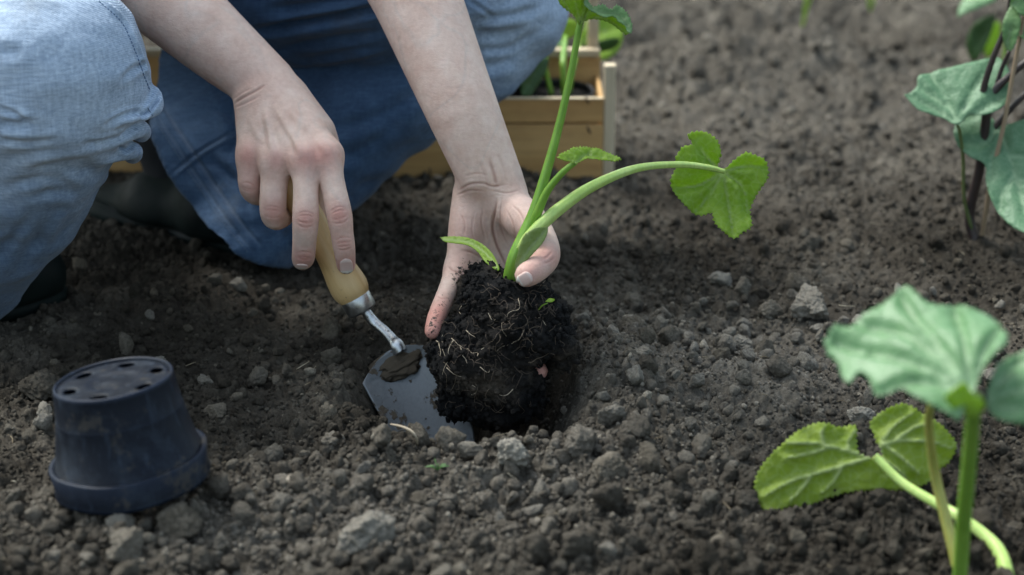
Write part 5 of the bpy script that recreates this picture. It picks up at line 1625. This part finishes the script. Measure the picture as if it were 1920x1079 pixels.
leaf('leaf', M_BEAN, bp, [(1789, 260), (1798, 230), (1818, 217), (1845, 218), (1863, 236), (1880, 248), (1900, 245), (1940, 236), (1985, 255), (2000, 330), (1975, 410), (1938, 446), (1908, 440), (1880, 414), (1858, 378), (1849, 345), (1847, 315), (1820, 304), (1801, 289), (1792, 275)], (1880, 310), 1.645, (-.25, -.60, .76),
     [[(1872, 246), (1900, 320), (1930, 435)], [(1872, 246), (1850, 275), (1805, 280)], [(1878, 262), (1860, 300), (1855, 340)], [(1890, 295), (1930, 300), (1980, 310)], [(1905, 335), (1945, 350), (1975, 380)], [(1903, 330), (1880, 365), (1875, 400)]], step=6, teeth=.6, wav=.007, wf=14, seed=22, vw=2.8, cup=.6)
for k, (pts, c, nn) in enumerate([([(1886, 95), (1880, 60), (1886, 30), (1900, 10), (1915, 40), (1908, 75), (1898, 96)], (1896, 55), (-.3, -.8, .4)), ([(1895, 10), (1890, -30), (1905, -50), (1930, -10), (1925, 30), (1908, 30)], (1908, 0), (.2, -.8, .5)), ([(1905, 70), (1915, 40), (1940, 30), (1950, 70), (1925, 95)], (1925, 65), (.3, -.6, .7))]):
    leaf('leaf', M_LEAF_PALE, bp, pts, c, 1.655 + k * .004, nn, [[pts[0], c]], step=5, teeth=.8, wav=.004, wf=30, seed=30 + k)
st_ = tube('dry_stick', S([(1836, 470, 1.665, .0022), (1846, 415, 1.655, .0022), (1858, 340, 1.650, .0021), (1882, 235, 1.650, .0020), (1903, 120, 1.652, .0019), (1922, 20, 1.66, .0016), (1935, -60, 1.66, .0014)]), NT('dry straw').out((.30, .22, .14), .8), n=6, sides=8, wob=.04)
tag(st_, 'thin beige dry stick standing in the soil beside the bean stem', 'stick')
# plant beyond it
bh = empty('pepper_plant', 'out of focus plant with dark green leaves behind the bean plant, top right', 'plant')
b0 = gat(1870, 130)
tube('stem', [np.append(gat(1878, 150), .003), np.append(gat(1878, 150) + np.array([.004, 0, .10]), .0026), np.append(gat(1878, 150) + np.array([.0, -.01, .20]), .002)], M_STEM, bh, n=6, sides=8)
YB = float(gat(1878, 150)[1])
leaf('leaf', M_DEEP, bh, [(1818, 112), (1812, 85), (1820, 55), (1840, 35), (1866, 28), (1860, 60), (1845, 95), (1830, 115)], (1838, 75), YB, (-.5, -.8, .2), [[(1864, 30), (1825, 105)]], step=8, teeth=.4, wav=.004, seed=41)
leaf('leaf', M_LEAF_BLUE, bh, [(1795, 36), (1802, 8), (1830, -16), (1865, -22), (1868, 2), (1840, 16), (1815, 26)], (1830, 5), YB, (-.2, -.5, .85), [], step=8, teeth=.4, wav=.004, seed=42)
leaf('leaf', M_LEAF, bh, [(1846, 110), (1840, 80), (1856, 50), (1872, 40), (1876, 70), (1864, 100)], (1858, 75), YB + .02, (.5, -.8, .2), [], step=8, teeth=.4, wav=.004, seed=43)
# far seedlings
def sprout(px, py, blades, label):
    e = empty('far_seedling', label, 'seedling', 'far seedlings at the top edge')
    g = gat(px, py)
    for (dx, dz, w_) in blades:
        rows = [np.append(g, w_ * .8), np.append(g + np.array([dx * .4, 0, dz * .5]), w_), np.append(g + np.array([dx, -.01, dz]), w_ * .5)]
        tube('blade', rows, M_LEAF, e, n=6, sides=8, flat=.3)
sprout(1502, 62, [(.022, .085, .0055), (.012, .10, .0045)], 'pale green blurred sprout standing in the dark furrow at the top edge')
sprout(1632, 22, [(.012, .05, .007), (-.02, .06, .006)], 'small green blur cut off by the top edge, right of the taller sprout')
# weeds and a twig near the hole
w2 = empty('weed_seedling', 'tiny bright green weed on the soil in front of the trowel blade', 'weed')
g = gat(820, 882, base_z(*gat(820, 882)[:2]) + .006)
for k, (dx, dy, dz) in enumerate([(-.005, -.002, .004), (.006, -.001, .005), (.001, -.004, .006), (-.002, .003, .007), (.008, .002, .002), (-.008, .001, .002)]):
    tip = g + np.array([dx, dy, dz])
    tube('leaf', [np.append(g, .0004), np.append((g + tip) / 2 + np.array([0, 0, .0015]), .0012), np.append(tip, .0004)], M_LEAF_PALE, w2, n=4, sides=7, flat=.4)
Y1 = float(gat(770, 812)[1])
tw = tube('twig', [np.append(gat(733, 796, .016), .0007), np.append(gat(752, 800, .019), .0009), np.append(gat(770, 808, .019), .0010), np.append(gat(780, 820, .015), .0009), np.append(gat(783, 834, .007), .0007)], NT('pale root').out((.36, .30, .22), .8), n=6, sides=8)
tag(tw, 'thin pale curved rootlet arching over the soil in front of the blade', 'twig')

# ------------------------------------------------------------------ crate with seedlings
cr_ = empty('wooden_crate', 'light wooden fruit crate of thin slats standing behind the crouching person', 'crate', loc=(-.2, 1.93, 0))
M_SLAT = wood_mat('thin poplar slat', (.49, .27, .095), (.61, .375, .150), (.69, .47, .23), 'x', 26)
M_POST = wood_mat('pale poplar post', (.55, .45, .30), (.64, .54, .38), (.72, .62, .46), 'z', 30)
M_EDGE = wood_mat('sawn edge', (.52, .42, .27), (.62, .52, .36), (.70, .60, .44), 'x', 40)
def box(name, lo, hi, mat, parent, bev=.0012, seed=0):
    lo, hi = np.array(lo, float), np.array(hi, float)
    bm = bmesh.new(); bmesh.ops.create_cube(bm, size=1)
    for v in bm.verts: v.co = Vector(((lo + hi) / 2 + (hi - lo) * np.array(v.co[:])))
    bmesh.ops.bevel(bm, geom=bm.edges[:], offset=bev, segments=2, affect='EDGES', profile=.6)
    me = bpy.data.meshes.new(name); bm.to_mesh(me); bm.free()
    o = link(name, me, mat, None)
    o.parent = parent; o.matrix_parent_inverse = Matrix.Translation(-parent.location)
    return o
XR = .0885; XL = -.50; YF = 1.862; YK = 1.957
box('slat', (XL, YF, .0), (XR, YF + .0045, .0545), M_SLAT, cr_)
box('slat', (XL, YF + .0005, .0560), (XR, YF + .0050, .0800), M_SLAT, cr_)
box('slat_edge', (XL, YF - .0004, .0801), (XR, YF + .0050, .0812), M_EDGE, cr_, .0003)
box('back_slat', (XL, YK, .0), (XR + .001, YK + .0045, .052), M_SLAT, cr_)
box('back_slat', (XL, YK, .054), (XR + .001, YK + .0045, .0985), M_SLAT, cr_)
box('top_rail', (XL, YK - .007, .099), (XR + .0, YK + .006, .1065), M_EDGE, cr_)
for x in (XL, XR - .004):
    box('end_slat', (x, YF + .006, .0), (x + .004, YK - .001, .0795), M_SLAT, cr_)
box('corner_post', (XR + .0005, YF + .001, .0), (XR + .0115, YF + .014, .113), M_POST, cr_)
box('corner_post', (XR - .012, YK + .006, .0), (XR - .001, YK + .018, .176), M_POST, cr_)
box('corner_post', (XL - .011, YF + .001, .0), (XL, YF + .014, .113), M_POST, cr_)
box('corner_post', (XL, YK + .006, .0), (XL + .011, YK + .018, .176), M_POST, cr_)
for k in range(4):
    box('base_slat', (XL, YF + .008 + k * .023, .004), (XR - .006, YF + .030 + k * .023, .008), M_SLAT, cr_)
M_STAPLE = NT('rusty staple').out((.05, .035, .03), .6)
for (px, py, dx, dy) in [(1101, 188, 6, 12), (1104, 244, 6, 12), (806, 325, 0, 18), (803, 338, 14, 0), (1038, 318, -3, 14)]:
    a = at(px - dx / 2, py - dy / 2, YF - .0006); b = at(px + dx / 2, py + dy / 2, YF - .0006)
    V_, F_ = tube_arrays([np.append(a, .0009), np.append((a + b) / 2, .0010), np.append(b, .0009)], n=3, sides=6)
    o = link('staple', mesh_np('staple', V_, F_), M_STAPLE, cr_); o.matrix_parent_inverse = Matrix.Translation(-cr_.location)
# pots and seedlings standing in the crate
tpeat = NT('potting soil'); M_PSOIL = tpeat.out(tpeat.ramp(tpeat.noise(300, 5, .8), [(.35, (.008, .007, .006)), (.7, (.035, .028, .022))]), .95, tpeat.bump(tpeat.noise(260, 5, .8), 1, .003))
def crate_pot(x, R, H, label):
    M = Matrix.Translation(Vector((x, 1.9115, .012 + H))) @ Matrix.Rotation(math.pi, 4, 'X')
    r = make_pot(label, M, R * .8, R * .93, R, H, M_POTBLK, group='black pots standing in the crate')
    V_, F_ = lathe_arrays([(0.0001, .006), (R * .4, .0065), (R * .88, .006)], 32)
    o = link('potting_soil', mesh_np('potting_soil', V_[:, :] * np.array([1, 1, 1.0]), F_), M_PSOIL, r)
    return r
crate_pot(.042, .040, .064, 'black pot inside the crate nearest its right end, under the yellow green leaves')
crate_pot(-.012, .041, .108, 'taller black pot inside the crate, left of the one at the right end')
cs = empty('potted_seedling', 'leafy seedling standing in the crate, its broad green leaf above the right end', 'seedling')
YS = 1.915; YB2 = 1.99
leaf('leaf', M_LEAF, cs, [(1092, 60), (1100, 38), (1125, 30), (1155, 34), (1168, 60), (1163, 90), (1148, 108), (1130, 118), (1118, 112), (1122, 95), (1095, 88), (1082, 84)], (1125, 72), YB2 + .02, (.1, -.72, .68), [[(1084, 84), (1120, 66), (1160, 50)], [(1084, 84), (1120, 92), (1150, 95)]], step=8, teeth=1, wav=.006, seed=51)
leaf('leaf', M_DEEP, cs, [(1084, 90), (1110, 78), (1150, 70), (1162, 74), (1150, 88), (1118, 95), (1090, 93)], (1120, 84), YB2, (.1, -.85, -.3), [], step=8, teeth=.5, wav=.002, seed=55)  # dark sheet painted in as the shade under the broad leaf, no leaf itself
leaf('leaf', M_LEAF, cs, [(1036, 66), (1046, 44), (1066, 36), (1084, 44), (1082, 62), (1070, 72), (1050, 70)], (1060, 55), YB2 + .02, (-.1, -.8, .4), [], step=8, teeth=1, wav=.004, seed=52)
leaf('leaf', M_LEAF_PALE, cs, [(1006, 98), (1016, 80), (1034, 72), (1052, 80), (1058, 94), (1034, 97)], (1034, 86), YB2, (-.1, -.5, .8), [], step=8, teeth=.5, wav=.003, seed=53)
leaf('leaf', M_DEEP, cs, [(976, 180), (974, 150), (990, 128), (1014, 112), (1028, 112), (1020, 140), (1004, 165), (990, 182)], (1000, 148), YS - .03, (.3, -.9, .3), [[(980, 180), (1000, 148), (1024, 114)]], step=8, teeth=.4, wav=.003, seed=54)
tube('stem', S([(1034, 178, YS, .0028), (1026, 145, YS, .0026), (1022, 118, YS, .0024), (1028, 80, YS + .03, .002), (1034, 70, YB2, .002)]), M_STEM, cs, n=5, sides=8)
tube('stem', S([(1058, 180, YS, .0034), (1057, 140, YS, .0032), (1056, 110, YS + .01, .003), (1060, 70, YB2, .0025)]), M_STEM, cs, n=5, sides=8)
tube('stem', S([(1066, 180, YS + .01, .0028), (1074, 130, YS + .01, .0026), (1086, 86, YB2, .0024)]), M_STEM, cs, n=5, sides=8)
